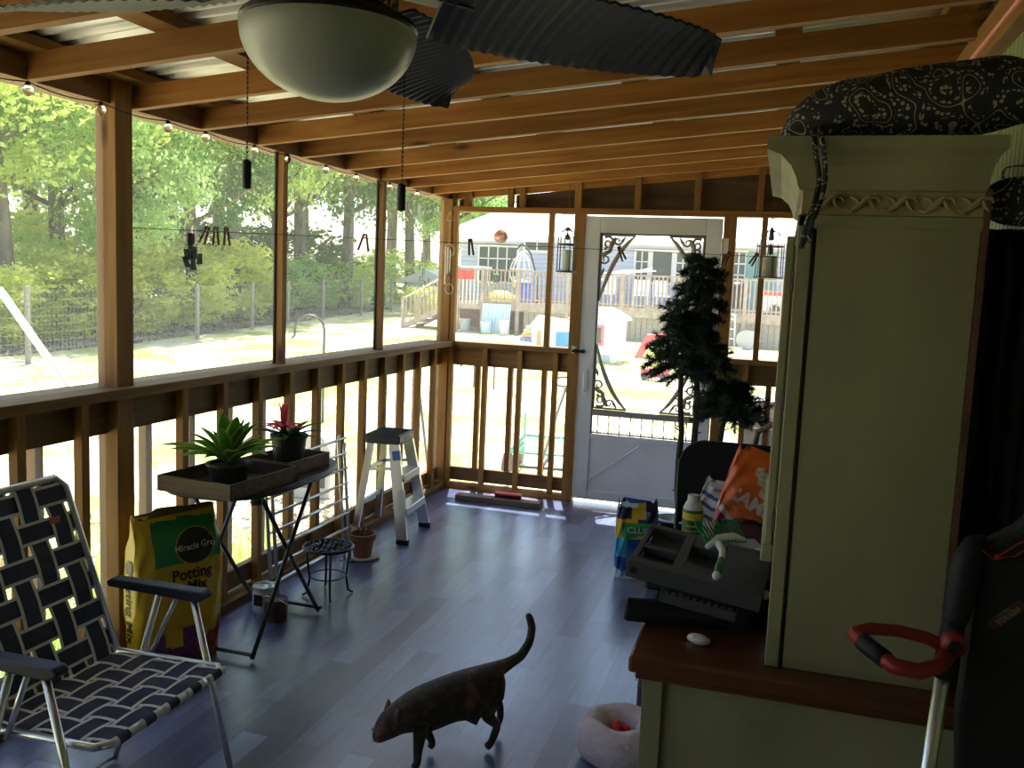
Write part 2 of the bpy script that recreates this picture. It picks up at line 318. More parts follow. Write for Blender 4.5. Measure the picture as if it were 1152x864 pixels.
def fret(cx, cz, sx, sz, wdt, hgt):
    """a pierced corner bracket: straight legs, a long bow, scrolls between"""
    g = MB()
    def P(u, v): return (cx + sx*u*wdt, -.012, cz + sz*v*hgt)
    g.bar(P(0, 0), P(1, 0), .014, .012, (0, 1, 0)); g.bar(P(0, 0), P(0, 1), .014, .012, (0, 1, 0))
    bow = [(1 - math.sin(a)*.93, 1 - math.cos(a)*.93) for a in [PI/2*k/14 for k in range(15)]]
    bow = [(.96 - .0 - .96*math.sin(a)**1.0 + .03, .97 - .96*math.cos(a)**1.0 + .03) for a in [PI/2*k/14 for k in range(15)]]
    bow = [(max(0, 1-math.sin(a)), max(0, 1-math.cos(a))) for a in [PI/2*k/16 for k in range(17)]]
    bow = [((1-q)**2 + .7*q*(1-q), q*q + .56*q*(1-q)) for q in [k/16 for k in range(17)]]
    g.tube([P(*q) for q in bow], [.007+.011*math.sin(PI*k/16) for k in range(17)], 6)
    def scroll(u0, v0, r, a0, turns, t0=.009):
        pts = []; rs = []
        for k in range(18):
            q = k/17; a = a0 + turns*2*PI*q; rr = r*(1-.78*q); pts.append(P(u0 + rr*math.cos(a)/wdt, v0 + rr*math.sin(a)/hgt)); rs.append(t0*(1-.45*q))
        g.tube(pts, rs, 6)
    scroll(.20, .12, .048, -2.2, 1.25, .011); scroll(.12, .36, .034, 2.4, -1.1, .009); scroll(.48, .08, .028, .6, 1.1, .009)
    g.tube([P(.02, .30), P(.14, .27), P(.26, .24), P(.30, .12), P(.42, .03)], [.010, .019, .015, .018, .009], 6)
    g.tube([P(.02, .62), P(.06, .56), P(.10, .50)], [.007, .012, .006], 6); g.tube([P(.70, .02), P(.62, .08), P(.58, .12)], [.007, .012, .006], 6)
    g.sph(P(.12, .20), .012, 8, 6); g.sph(P(.06, .30), .012, 8, 6); g.sph(P(.33, .07), .011, 8, 6)
    return g.build('corner_bracket', taupe, d1)
fret(X0+.117, DT-.130, 1, -1, .235, .46); fret(X1-.117, DT-.130, -1, -1, .235, .46)
fret(X0+.117, .70, 1, 1, .235, .46); fret(X1-.117, .70, -1, 1, .235, .46)
g = MB(); g.tube([(X0+.05, -.032, .82), (X0+.05, -.058, .83), (X0+.05, -.06, .89), (X0+.05, -.058, .95), (X0+.05, -.032, .96)], .008, 8); g.box((X0+.032, -.034, .80), (X0+.068, -.030, .98)); g.build('door_handle', mat('handle_white', (.75, .76, .8), .35), d1, smooth=False)
g = MB(); g.lathe([(.0, -.0), (.012, 0), (.014, .02), (.0, .024)], (X0+.03, -.03, 1.10), 12, Euler((PI/2, 0, 0)).to_matrix()); g.bar((X0-.05, -.05, 1.10), (X0+.03, -.045, 1.10), .02, .02); g.build('latch', mat('black_metal', (.02, .02, .022), .4, .6), d1)
g = MB(); g.bar((X0-.055, -.05, 1.125), (X0-.02, -.05, 1.125), .006, .012); g.box((X0-.055, -.05, 1.08), (X0-.035, -.044, 1.135)); g.build('strike_plate', mat('zinc', (.6, .6, .58), .3, .9), d1)
for z in (1.87, .93, .25):
    g = MB(); g.box((X1-.02, -.046, z-.05), (X1+.045, -.040, z+.05)); g.tube([(X1+.003, -.046, z-.05), (X1+.003, -.046, z+.05)], .007, 8); g.build('hinge', mat('hinge_white', (.72, .72, .7), .4), d1)
g = MB(); g.tube([(X0+.055, -.034, .145), (X0+.10, -.028, .165), (X0+.46, -.028, .45)], .0035, 6); g.build('brace_wire', mat('zinc', (1, 1, 1)), d1)
g = MB(); g.box((X0+.11, -.003, .515), (X1-.11, -.0015, DT-.12)); g.build('screen', scr_far, d1)
# ================================================================== outdoors
random.seed(4)
def gz(y): return -.4 + max(0, y - 12) * .02
def soilmat():
    m = bpy.data.materials.new('dry_lawn'); m.use_nodes = True; t = m.node_tree; b = t.nodes['Principled BSDF']; L = t.links.new
    tc = t.nodes.new('ShaderNodeTexCoord'); n = t.nodes.new('ShaderNodeTexNoise'); n.inputs['Scale'].default_value = .55; n.inputs['Detail'].default_value = 8; n.inputs['Roughness'].default_value = .65; L(tc.outputs['Object'], n.inputs[0])
    r = t.nodes.new('ShaderNodeValToRGB'); e = r.color_ramp.elements; e[0].position = .41; e[0].color = (.34, .40, .10, 1); e[1].position = .52; e[1].color = (.68, .60, .42, 1); x = r.color_ramp.elements.new(.47); x.color = (.52, .50, .22, 1)
    L(n.outputs[0], r.inputs[0]); n2 = t.nodes.new('ShaderNodeTexNoise'); n2.inputs['Scale'].default_value = 30; n2.inputs['Detail'].default_value = 6; L(tc.outputs['Object'], n2.inputs[0])
    mx = t.nodes.new('ShaderNodeMix'); mx.data_type = 'RGBA'; mx.blend_type = 'OVERLAY'; mx.inputs[0].default_value = .6; L(r.outputs[0], mx.inputs[6]); L(n2.outputs[0], mx.inputs[7]); L(mx.outputs[2], b.inputs['Base Color'])
    b.inputs['Roughness'].default_value = .95; b.inputs['Specular IOR Level'].default_value = .1; return m
g = MB(); g.grid(lambda u, v: Vector((-70 + 110*u, -25 + 100*v, gz(-25 + 100*v))), 4, 100); o = g.build('ground', soilmat(), smooth=True); o['kind'] = 'structure'
def foliage_mat(name, c0, c1, tr=.58):
    m = bpy.data.materials.new(name); m.use_nodes = True; t = m.node_tree; t.nodes.clear(); L = t.links.new
    o = t.nodes.new('ShaderNodeOutputMaterial'); tc = t.nodes.new('ShaderNodeTexCoord'); n = t.nodes.new('ShaderNodeTexNoise'); n.inputs['Scale'].default_value = 1.6; n.inputs['Detail'].default_value = 5; L(tc.outputs['Object'], n.inputs[0])
    r = t.nodes.new('ShaderNodeValToRGB'); e = r.color_ramp.elements; e[0].position = .35; e[0].color = (*c0, 1); e[1].position = .65; e[1].color = (*c1, 1); L(n.outputs[0], r.inputs[0])
    d = t.nodes.new('ShaderNodeBsdfDiffuse'); k = t.nodes.new('ShaderNodeBsdfTranslucent'); mx = t.nodes.new('ShaderNodeMixShader'); mx.inputs[0].default_value = tr
    L(r.outputs[0], d.inputs[0]); L(r.outputs[0], k.inputs[0]); L(d.outputs[0], mx.inputs[1]); L(k.outputs[0], mx.inputs[2]); L(mx.outputs[0], o.inputs[0]); return m
F = [foliage_mat('leaves_bright', (.42, .60, .12), (.80, .88, .32)), foliage_mat('leaves_mid', (.24, .44, .12), (.54, .70, .28)), foliage_mat('leaves_deep', (.09, .20, .08), (.26, .40, .16)), foliage_mat('leaves_yellow', (.50, .58, .12), (.85, .85, .28))]
moss = foliage_mat('grey_moss', (.22, .24, .20), (.42, .44, .38), .3)
bark = mat('bark', (.17, .14, .12), .9, noise=.5, nscale=6, stretch=(1, 1, .2), bump=.5)
def leaf_mesh(seed, nclump, per, R, H, size, name, m, gap=.0, low=0.0):
    """blobby crown: clumps of small tilted leaves on a lumpy ellipsoid R wide, H high, base at z=low"""
    rnd = random.Random(seed); V = []; Fc = []
    for _ in range(nclump):
        th = rnd.uniform(0, 2*PI); ph = math.acos(rnd.uniform(-1, 1)); rr = rnd.uniform(.45, 1.0)**.6
        cx, cy, cz = R*rr*math.sin(ph)*math.cos(th), R*rr*math.sin(ph)*math.sin(th), low + H/2 + H/2*rr*math.cos(ph)
        cr = R*rnd.uniform(.10, .24)
        for _ in range(per):
            a = Vector((rnd.gauss(0, 1), rnd.gauss(0, 1), rnd.gauss(0, .6))) * cr * .6
            p = Vector((cx, cy, cz)) + a; n = Vector((rnd.gauss(0, 1), rnd.gauss(0, 1), rnd.gauss(.5, 1))).normalized()
            e = n.orthogonal().normalized(); f = n.cross(e); an = rnd.uniform(0, PI); s = size*rnd.uniform(.55, 1.3)
            u = (e*math.cos(an) + f*math.sin(an))*s; w = (f*math.cos(an) - e*math.sin(an))*s*.55
            i = len(V); V += [p - u, p + w, p + u, p - w]; Fc.append((i, i+1, i+2, i+3))
    me = bpy.data.meshes.new(name); me.from_pydata([tuple(v) for v in V], [], Fc); me.materials.append(m); return me
crown_me = {}
def tree(x, y, h, R, mi, label, seed, trunk=.16, lowf=.25, density=1.0, name='broadleaf_tree', cat='tree', group='trees beyond the fence', lean=0, mossy=False, clen=None):
    root = thing(name, label, cat, (x, y, gz(y)), random.Random(seed).uniform(0, 6.28), group)
    rnd = random.Random(seed); g = LB()
    pts = [Vector((lean*t_*t_ + .12*math.sin(t_*5+seed), .1*math.cos(t_*4+seed), h*.86*t_)) for t_ in [k/9 for k in range(10)]]
    g.tube(pts, [trunk*(1.25 if k == 0 else 1)*(1-.075*k) for k in range(10)], 8)
    for k in range(9):
        p = pts[rnd.randint(3, 8)]; a = rnd.uniform(0, 6.28); l = R*rnd.uniform(.5, .95)
        g.tube([p, p + Vector((math.cos(a)*l*.5, math.sin(a)*l*.5, l*.25)), p + Vector((math.cos(a)*l, math.sin(a)*l, l*.55))], [trunk*.35, trunk*.22, .012], 5)
    g.build('trunk', bark, root, smooth=True)
    key = (mi, seed % 3)
    me = leaf_mesh(seed % 3 + 10*mi, int(190*density), 92, 1.0, 2.0, .027, 'crown', F[mi]) if key not in crown_me else crown_me[key]
    crown_me[key] = me
    c = bpy.data.objects.new('crown', me); C.objects.link(c); c.parent = root; hh = h*(1-lowf); c.location = (lean*.6, 0, h*lowf); c.scale = (R, R, hh/2)
    if mossy:
        g = LB()
        for k in range(60):
            a = rnd.uniform(0, 6.28); q = R*rnd.uniform(.3, .95); z = h*rnd.uniform(lowf+.05, .85); p = Vector((q*math.cos(a), q*math.sin(a), z)); l = rnd.uniform(.4, 1.1)
            g.tube([p, p + Vector((rnd.uniform(-.08, .08), 0, -l*.5)), p + Vector((rnd.uniform(-.12, .12), 0, -l))], [.05, .07, .008], 4)
        tag(g.build('hanging_moss', moss, root), None, None, None, 'stuff')
    return root
# a wedge of woodland beyond the wire fence; (distance along view, bearing left of +Y in degrees)
spec = [(46.5, 25, 10, 3.8, 0), (43.5, 29, 12, 4.2, 0), (41, 26, 8.5, 2.7, 1), (39.2, 32, 13.5, 4.3, 0), (36.5, 30, 11, 3.2, 2), (34.2, 34, 13, 3.9, 0), (31.6, 36, 13, 3.4, 1),
        (30.3, 40, 15, 4.6, 1), (27.4, 42, 15, 3.9, 2), (25.4, 46, 16, 4.3, 1), (23.4, 50, 16, 4.6, 2), (21.0, 49, 15, 4.2, 1), (19.8, 58, 9, 4.2, 1), (45, 36, 15, 4.5, 1), (40, 41, 17, 4.8, 2), (35, 45, 18, 5, 1), (30, 51, 19, 5.4, 2), (24.5, 58, 21, 6, 1), (49.5, 28, 12, 3.8, 1), (53, 24, 11, 4, 0), (22.4, 64, 18, 5.0, 2), (17.8, 62, 7.5, 3.5, 1), (50, 38, 16, 5, 2)]
words = ['bright yellow-green', 'mid green', 'dark green']
tl = ['tall bright leafy tree at the far left of the fence', 'bright leafy tree rising left of the thick porch post', 'small mid green tree close behind the left fence post', 'big sunlit tree directly behind the thick porch post', 'dark slim tree seen right of the thick porch post', 'bright spreading tree above the yellow bushes', 'mid green narrow tree left of the first screen stud',
      'tall mossy tree with a bare grey trunk behind the yellow bushes', 'dark tree with a grey trunk just right of the first screen stud', 'mossy grey-trunked tree between the two screen studs', 'dark broad tree left of the second screen stud', 'mid green tree behind the second screen stud', 'mid green tree above the little shed', 'tallest back-row tree at the far left', 'dark tall back-row tree behind the thick porch post', 'mid green back-row tree above the yellow bushes', 'dark back-row tree between the screen studs', 'mid green back-row tree behind the second stud', 'mid green back-row tree beyond the far left bushes', 'low bright tree hard against the left frame edge', 'dark back-row tree beyond the shed', 'mid green tree beyond the deck stairs', 'dark back-row tree left of the thick porch post']
for i, (bd_, dist, h, R, mi) in enumerate(spec):
    a = math.radians(bd_); tree(2.366 - dist*math.sin(a), -6.25 + dist*math.cos(a), h, R, mi, tl[i], i+1, trunk=.12 + .012*h, lowf=.26 if i % 3 else .34, density=.75, mossy=i in (7, 9, 10, 8))
sh = [(-13.5, 6.2, 2.2, 1.5, 0), (-14.5, 9.0, 2.0, 1.4, 3), (-15.2, 12.2, 2.3, 1.7, 3), (-15.2, 14.6, 2.2, 1.6, 3), (-15.6, 17.2, 2.8, 1.9, 3), (-16.2, 20.6, 3.0, 2.0, 3), (-17.0, 24.0, 2.6, 2.0, 1), (-17.5, 27.5, 2.4, 2.0, 1), (-17.2, 31.5, 2.2, 2.0, 0), (-18.8, 34.0, 2.3, 1.8, 3), (-12.8, 3.2, 2.4, 1.6, 1), (-18.4, 13.0, 3.4, 2.2, 0), (-18.8, 9.0, 3.2, 2.4, 1), (-19.5, 17.5, 3.8, 2.4, 3), (-19.5, 30, 4, 3, 2), (-20.5, 25, 4, 3, 2), (-18.5, 40, 3, 2.5, 0), (-18, 5, 4, 2.6, 1), (-12.4, 29.5, 1.3, 1.0, 3)]
sl = ['olive bush behind the leftmost fence post', 'yellow-green bush left of the thick porch post', 'yellow-green bush right behind the thick porch post', 'low yellow-green bush right of the thick porch post', 'bright yellow-green bush under the hanging clips', 'bright tall yellow-green bush left of the first screen stud', 'green bush right of the first screen stud', 'green bush in the gap beside the metal crook', 'low bright bush left of the second screen stud', 'yellow-green bush by the little shed', 'green bush at the left edge of the picture', 'tall bright bush in the second row behind the porch post', 'tall green bush in the second row at far left', 'tall yellow-green bush in the second row under the moss trees', 'dark thicket behind the second screen stud', 'dark thicket between the two screen studs', 'bright bush behind the little shed', 'tall green thicket at the left picture edge', 'small yellow-green bush left of the deck stairs']
for i, (x, y, h, R, mi) in enumerate(sh):
    root = thing('bush', sl[i], 'bush', (x, y, gz(y)), i*1.3, 'bushes beyond the fence'); key = (mi, 'b')
    if key not in crown_me: crown_me[key] = leaf_mesh(50+mi, 120, 50, 1.0, 2.0, .05, 'foliage', F[mi])
    c = bpy.data.objects.new('foliage', crown_me[key]); C.objects.link(c); c.parent = root; c.scale = (R, R, h/2)
    g = LB()
    for k in range(5): a = k*1.26; g.tube([(0, 0, -.05), (.3*math.cos(a), .3*math.sin(a), h*.3), (.6*R*math.cos(a), .6*R*math.sin(a), h*.6)], [.03, .02, .008], 5)
    g.build('stem', bark, root)
# dead leaves and brush under the trees, beside the porch
def scatter(name, label, cat, n, fn, size, m, seed, up=.3, tall=0):
    rnd = random.Random(seed); V = []; Fc = []
    for _ in range(n):
        x, y = fn(rnd); p = Vector((x, y, gz(y) + .01 + rnd.random()*.03)); a = rnd.uniform(0, 6.28); s = size*rnd.uniform(.5, 1.4); i = len(V)
        if tall:
            l = tall*rnd.uniform(.4, 1.2); d = Vector((rnd.gauss(0, .3)*l, rnd.gauss(0, .3)*l, l)); w = Vector((math.cos(a), math.sin(a), 0))*s
            V += [p-w, p+w, p+d*.6+w*.6, p+d*.6-w*.6, p+d]; Fc += [(i, i+1, i+2, i+3), (i+3, i+2, i+4)]
        else:
            u = Vector((math.cos(a), math.sin(a), rnd.uniform(-up, up)))*s; w = Vector((-math.sin(a), math.cos(a), rnd.uniform(-up, up)))*s*.5
            V += [p-u, p+w, p+u, p-w]; Fc.append((i, i+1, i+2, i+3))
    me = bpy.data.meshes.new(name); me.from_pydata([tuple(v) for v in V], [], Fc); me.materials.append(m)
    o = bpy.data.objects.new(name, me); C.objects.link(o); return tag(o, label, cat, None, 'stuff')
scatter('leaf_litter', 'brown and grey dead leaves lying along the porch side', 'leaves', 5000, lambda r: (-.25 - abs(r.gauss(0, .8)), r.uniform(-7, .5)), .04, foliage_mat('dead_leaves', (.20, .15, .11), (.48, .40, .32), .2), 3)
scatter('weeds', 'thin green weeds growing beside the porch railing', 'weeds', 2600, lambda r: (-.5 - abs(r.gauss(0, .55)), r.uniform(-5.5, -1.2)), .007, F[0], 5, tall=.35)
scatter('grass_tufts', 'sparse yellow-green grass tufts over the sandy lawn', 'grass', 16000, lambda r: (r.uniform(-11, 4), r.uniform(-4, 21)), .012, F[3], 6, tall=.06)
scatter('brush', 'grey brush and dead leaves under the wire fence', 'brush', 9000, lambda r: ((lambda y: (-11.9 - .15*y*.7 - abs(r.gauss(0, 1.3)), y))(r.uniform(0, 33))), .08, foliage_mat('grey_brush', (.16, .13, .11), (.50, .42, .34), .2), 8, up=1.2)
# ---- wire fence
fz = thing('wire_fence', 'welded wire fence on grey posts in front of the trees', 'fence')
fp = [(-8.6, -3.0), (-10.2, 2.2), (-11.4, 7.4), (-12.15, 11.0), (-12.8, 14.5), (-13.5, 18.2), (-13.9, 21.0), (-14.2, 24.0), (-14.4, 27.6), (-14.6, 31), (-14.0, 34)]
gp = mat('grey_post', (.30, .28, .27), .85, noise=.3)
for x, y in fp:
    g = MB(); g.tube([(x, y, gz(y)-.1), (x, y, gz(y)+1.5)], .055, 8); g.build('post', gp, fz)
g = MB()
for (x0, y0), (x1, y1) in zip(fp, fp[1:]):
    n = 26
    for k in range(9): z = .08 + k*.165; g.bar((x0, y0, gz(y0)+z), (x1, y1, gz(y1)+z), .004, .004)
    for k in range(n):
        x, y = x0+(x1-x0)*k/n, y0+(y1-y0)*k/n; g.bar((x, y, gz(y)+.05), (x, y, gz(y)+1.42), .0035, .0035)
g.build('wire_mesh', mat('fence_wire', (.42, .42, .42), .5, .5), fz)
# ---- neighbour house
def sidmat():
    m = bpy.data.materials.new('blue_lap_siding'); m.use_nodes = True; t = m.node_tree; b = t.nodes['Principled BSDF']; L = t.links.new
    tc = t.nodes.new('ShaderNodeTexCoord'); mp = t.nodes.new('ShaderNodeSeparateXYZ'); L(tc.outputs['Object'], mp.inputs[0])
    a = t.nodes.new('ShaderNodeMath'); a.operation = 'MULTIPLY'; a.inputs[1].default_value = 1/.16; L(mp.outputs[2], a.inputs[0]); fr_ = t.nodes.new('ShaderNodeMath'); fr_.operation = 'FRACT'; L(a.outputs[0], fr_.inputs[0])
    r = t.nodes.new('ShaderNodeValToRGB'); e = r.color_ramp.elements; e[0].position = .06; e[0].color = (.30, .34, .44, 1); e[1].position = .14; e[1].color = (.55, .63, .80, 1); L(fr_.outputs[0], r.inputs[0]); L(r.outputs[0], b.inputs['Base Color']); b.inputs['Roughness'].default_value = .6
    bp = t.nodes.new('ShaderNodeBump'); bp.inputs['Distance'].default_value = .02; L(fr_.outputs[0], bp.inputs['Height']); L(bp.outputs[0], b.inputs['Normal']); return m
wt = mat('white_trim', (.82, .82, .82), .5); pane = mat('dark_pane', (.05, .075, .07), .12, spec=.8)
hs = thing('neighbour_house', 'pale blue sided house with white roof beyond the lawn', 'house')
MB().box((-9.1, 25, -.3), (9, 33, 3.05)).build('siding_wall', sidmat(), hs)
MB().box((-9.05, 24.9, -.3), (8.9, 25, .95)).build('brick_base', mat('brick_base', (.33, .20, .17), .9, noise=.3, nscale=10), hs)
g = MB(); g.prism([(-9.9, 3.02), (9.6, 3.02), (9.6, 3.2), (7, 5.3), (-6.6, 5.3), (-9.9, 3.2)], 9.0, (0, 33.6, 0)); 
for v in g.b.verts:
    if v.co.z > 4: v.co.y = 29.2 + (.5 if v.co.y > 29 else -.5)
g.build('roof', mat('white_metal_roof', (.86, .86, .85), .45), hs)
MB().box((-9.9, 24.42, 2.98), (9.6, 24.58, 3.16)).build('gutter', wt, hs)
def window(x0, x1, z0, z1, nx, nz, kinds=None, splits=None):
    g = MB()
    g.box((x0-.09, 24.93, z0-.09), (x1+.09, 24.99, z1+.09)); fr_ = g.build('window_frame', wt, hs)
    g = MB(); g.box((x0, 24.9, z0), (x1, 24.928, z1)); g.build('pane', pane, fr_)
    g = MB()
    for k in range(1, nx): x = x0+(x1-x0)*k/nx; g.box((x-.02, 24.87, z0), (x+.02, 24.899, z1))
    for k in range(1, nz): z = z0+(z1-z0)*k/nz; g.box((x0, 24.87, z-.02), (x1, 24.899, z+.02))
    if nx*nz > 1: g.build('muntin', wt, fr_)
window(-8.35, -6.95, 1.55, 2.78, 4, 3); window(-6.62, -5.75, 2.72, 3.0, 2, 1)
window(-2.6, -2.2, 1.75, 2.78, 2, 3); window(-2.02, -1.38, 1.75, 2.78, 1, 1); window(-1.2, -.78, 1.75, 2.78, 2, 3)
window(.66, 1.06, 1.35, 2.85, 2, 4); MB().box((1.1, 24.92, .6), (2.1, 24.99, 2.85)).build('patio_door', mat('teal_glass', (.16, .36, .36), .15, spec=.7), hs)
# ---- deck
dk = mat('grey_deck_wood', (.44, .36, .31), .8, noise=.25, nscale=6); dw = mat('deck_white', (.78, .76, .74), .6)
D = thing('sun_deck', 'raised grey deck with picket railing along the blue house', 'deck'); DZ = .86; FY = 22.5
MB().box((-8.3, FY, DZ-.06), (5, 24.89, DZ)).build('decking', dk, D); MB().box((-8.3, FY-.04, DZ-.28), (5, FY, DZ+.02)).build('fascia', dk, D)
MB().box((-8.35, FY-.08, DZ+1.04), (5, FY+.08, DZ+1.09)).build('handrail', dk, D); MB().box((-8.3, FY-.02, DZ+.08), (5, FY+.02, DZ+.13)).build('low_rail', dk, D)
for x in [-8.25, -7.35, -6.1, -4.4, -2.6, -.8, 1.25, 3.0]: MB().box((x-.055, FY-.09, gz(FY)-.05), (x+.055, FY+.02, DZ+1.12)).build('post', dk, D)
k = 0
for i in range(96):
    x = -8.2 + i*.135; MB().box((x-.022, FY-.05, DZ-.1), (x+.022, FY-.012, DZ+1.04)).build('picket', dw if x < -7.4 else dk, D)
g = MB()
for i in range(56): x = -5.9 + i*.18; g.box((x, FY+.05, gz(FY)), (x+.165, FY+.07, DZ-.28))
g.build('skirting', mat('skirt_boards', (.36, .33, .27), .85, noise=.3), D)
stn = thing('deck_stairs', 'grey wooden steps with sloping rails left of the deck', 'stairs')
for k in range(5):
    MB().box((-8.5-.34*(k+1), FY+.1, DZ-.18*(k+1)-.04), (-8.5-.34*k+.02, FY+1.3, DZ-.18*(k+1))).build('tread', dk, stn)
for yy in (FY+.0, FY+1.35):
    g = MB(); g.bar((-8.36, yy, DZ+1.02), (-10.25, yy, DZ-.02), .09, .06); g.build('sloping_rail', mat('deck_rail_pale', (.62, .60, .58), .7), stn)
    for k in range(11):
        x = -8.5 - .165*k; zt = DZ+1.0-(.55*(-8.36-x)); MB().box((x-.02, yy-.02, max(gz(22), zt-.95)), (x+.02, yy+.02, zt)).build('picket', dk, stn)
    MB().box((-10.32, yy-.05, gz(22)-.05), (-10.22, yy+.05, DZ+.02)).build('newel_post', dk, stn)
    g = MB(); g.bar((-8.36, yy, DZ-.1), (-10.25, yy, gz(22)+.05), .05, .2); g.build('stringer', dk, stn)
# ---- shed
shd = thing('garden_shed', 'small pale grey shed left of the deck stairs', 'shed')
MB().box((-16.6, 36, -.1), (-13.6, 39, 2.0)).build('wall', mat('shed_grey', (.55, .57, .60), .7), shd); 
g = MB(); g.prism([(-17.2, 1.95), (-13.1, 1.95), (-13.1, 2.1), (-15.1, 2.9), (-17.2, 2.1)], 3.6, (0, 39.3, 0)); g.build('roof', mat('shed_roof', (.78, .78, .76), .6), shd)
MB().box((-15.2, 35.95, -.05), (-14.2, 36, 1.8)).build('door', mat('shed_door', (.35, .37, .42), .6), shd)
shd.scale = (.7, .7, .7); shd.location = (-15.3*.3, 37.5*.3, -.05)
# ---- things on and under the deck, on the lawn
t_ = thing('hanging_egg_chair', 'white wicker egg chair on a dark frame on the deck', 'chair', (-6.35, 23.6, DZ))
g = LB(); g.tube([(-.62, 0, .02), (-.55, 0, .9), (-.3, 0, 1.7), (0, 0, 2.05)], .03, 8); g.tube([(.62, 0, .02), (.55, 0, .9), (.3, 0, 1.7), (0, 0, 2.05)], .03, 8); g.tube([(-.62, 0, .02), (-.5, .5, .02), (.5, .5, .02), (.62, 0, .02)], .03, 8); g.build('frame', mat('dark_frame', (.05, .055, .065), .5), t_, smooth=True)
g = LB()
for k in range(12):
    a = 2*PI*k/12; g.tube([(.42*math.sin(PI*j/10)**.8*math.cos(a), .3*math.sin(PI*j/10)**.8*math.sin(a), .35+1.4*j/10) for j in range(11)], .016, 5)
for z, r in ((.55, .30), (.85, .41), (1.15, .41), (1.45, .28)): g.tube([(r*math.cos(a), r*.7*math.sin(a), z) for a in [2*PI*k/16 for k in range(16)]], .014, 5, closed=True)
g.build('basket', wt, t_); g = LB(); g.sph((0, 0, .62), .33, 14, 8, (1, .7, .55)); g.build('cushion', mat('pale_cushion', (.62, .70, .78), .8), t_, smooth=True)
t_ = thing('deck_plant_pot', 'dark plant pot with trailing leaves hung on the deck rail', 'plant pot', (-6.85, FY-.12, DZ+.65)); g = LB(); g.lathe([(.08, 0), (.13, .2), (.145, .22), (.145, .24), (.12, .24), (.1, .2)], (0, 0, 0), 16); g.build('pot', mat('dark_pot', (.06, .06, .065), .6), t_)
g = LB(); g.sph((0, 0, .26), .1, 8, 6, (1.1, 1.1, .5)); g.build('leaves', F[1], t_)
tag(MB().sph((-6.95, 23.2, DZ+.04), .62, 18, 9, (1, .7, .58)).build('yellow_cover', mat('yellow_plastic', (.85, .68, .10), .5), smooth=True), 'yellow domed toy cover standing on the deck', 'toy')
g = MB(); g.lathe([(.20, DZ), (.25, DZ+.6), (.28, DZ+.62), (.28, DZ+.68), (.24, DZ+.68), (.22, DZ+.1)], (-6.05+.0, 23.1, 0), 18); tag(g.build('blue_bin', mat('blue_plastic', (.08, .16, .72), .4)), 'blue plastic bin on the deck beside the yellow cover', 'bin')
t_ = thing('side_table', 'small white side table behind the deck pickets', 'table', (-7.5, 23.3, DZ)); g = LB(); g.lathe([(.3, .6), (.32, .62), (.32, .64), (0, .645)], (0, 0, 0), 16); g.build('tabletop', wt, t_)
for a in (.8, 2.3, 3.9, 5.5): LB().tube([(.12*math.cos(a), .12*math.sin(a), .6), (.25*math.cos(a), .25*math.sin(a), 0)], .018, 6).build('leg', wt, t_)
t_ = thing('red_flag_banner', 'red and white striped cloth hung by the deck stairs', 'banner', (-8.0, FY-.12, DZ)); g = LB(); g.grid(lambda u, v: Vector((-.35+.7*u, .02*math.sin(u*20), .72+.3*v)), 16, 3); g.build('red_band', mat('red_cloth', (.75, .10, .10), .8), t_, solid=.006)
g = LB(); g.box((-.5, .0, 1.0), (.85, .9, 1.1)); t2 = g.build('deck_bench_top', wt); t2.location = (-8.2, FY-.02, DZ+.1-.02); tag(t2, 'white shelf top above the red striped cloth', 'shelf')
t_ = thing('metal_panel', 'pale blue corrugated panel leaning under the deck', 'panel', (-6.8, 22.35, gz(22))); g = LB(); g.grid(lambda u, v: Vector((-.5+1.0*u, -.12+.12*v+.012*math.sin(u*70), 1.0*v)), 60, 2); g.build('sheet', mat('pale_tin', (.60, .72, .80), .4, .2), t_, solid=.01)
for i, (x, y, r, h, c, lb) in enumerate([(-7.0, 21.9, .2, .42, (.45, .62, .82), 'pale blue tub standing before the tin panel'), (-6.35, 21.8, .17, .5, (.62, .66, .70), 'grey jug standing under the deck edge'), (-8.1, 22.9, .2, .4, (.72, .76, .80), 'white bucket beneath the deck stairs')]):
    g = MB(); z = gz(y); g.lathe([(r*.8, z), (r, z+h*.9), (r*1.06, z+h*.92), (r*1.06, z+h), (r*.92, z+h), (r*.8, z+.03)], (x, y, 0), 18); tag(g.build('bucket', mat('tub%d' % i, c, .5), smooth=False), lb, 'bucket')
# playhouse
pw = mat('play_white', (.86, .85, .84), .5); pk = mat('play_pink', (.72, .16, .24), .5); pg = mat('play_blue_grey', (.45, .52, .62), .5)
t_ = thing('playhouse', 'white plastic playhouse with red window frame on the lawn', 'playhouse', (-1.98, 15.9, gz(15.9)), -.10)
g = LB()
for a, b in (((-.55, -.5, 0), (-.45, -.46, 1.05)), ((.45, -.5, 0), (.55, -.46, 1.05)), ((-.45, -.5, 0), (.45, -.46, .45)), ((-.45, -.5, .88), (.45, -.46, 1.05)), ((-.45, -.5, .45), (-.22, -.46, .88)), ((.22, -.5, .45), (.45, -.46, .88)), ((-.55, -.46, 0), (-.51, .5, 1.05)), ((.51, -.46, 0), (.55, .5, 1.05)), ((-.55, .46, 0), (.55, .5, 1.05))): g.box(a, b)
g.build('wall', pw, t_)
g = LB(); g.prism([(-.68, 1.03), (.68, 1.03), (.62, 1.12), (.15, 1.34), (-.15, 1.34), (-.62, 1.12)], 1.2, (0, .62, 0)); g.build('roof', pw, t_, bevel=.03)
g = LB()
for a, b in (((-.26, -.54, .86), (.26, -.50, .92)), ((-.26, -.54, .41), (.26, -.50, .47)), ((.2, -.54, .47), (.26, -.50, .86)), ((-.26, -.54, .47), (-.22, -.50, .86))): g.box(a, b)
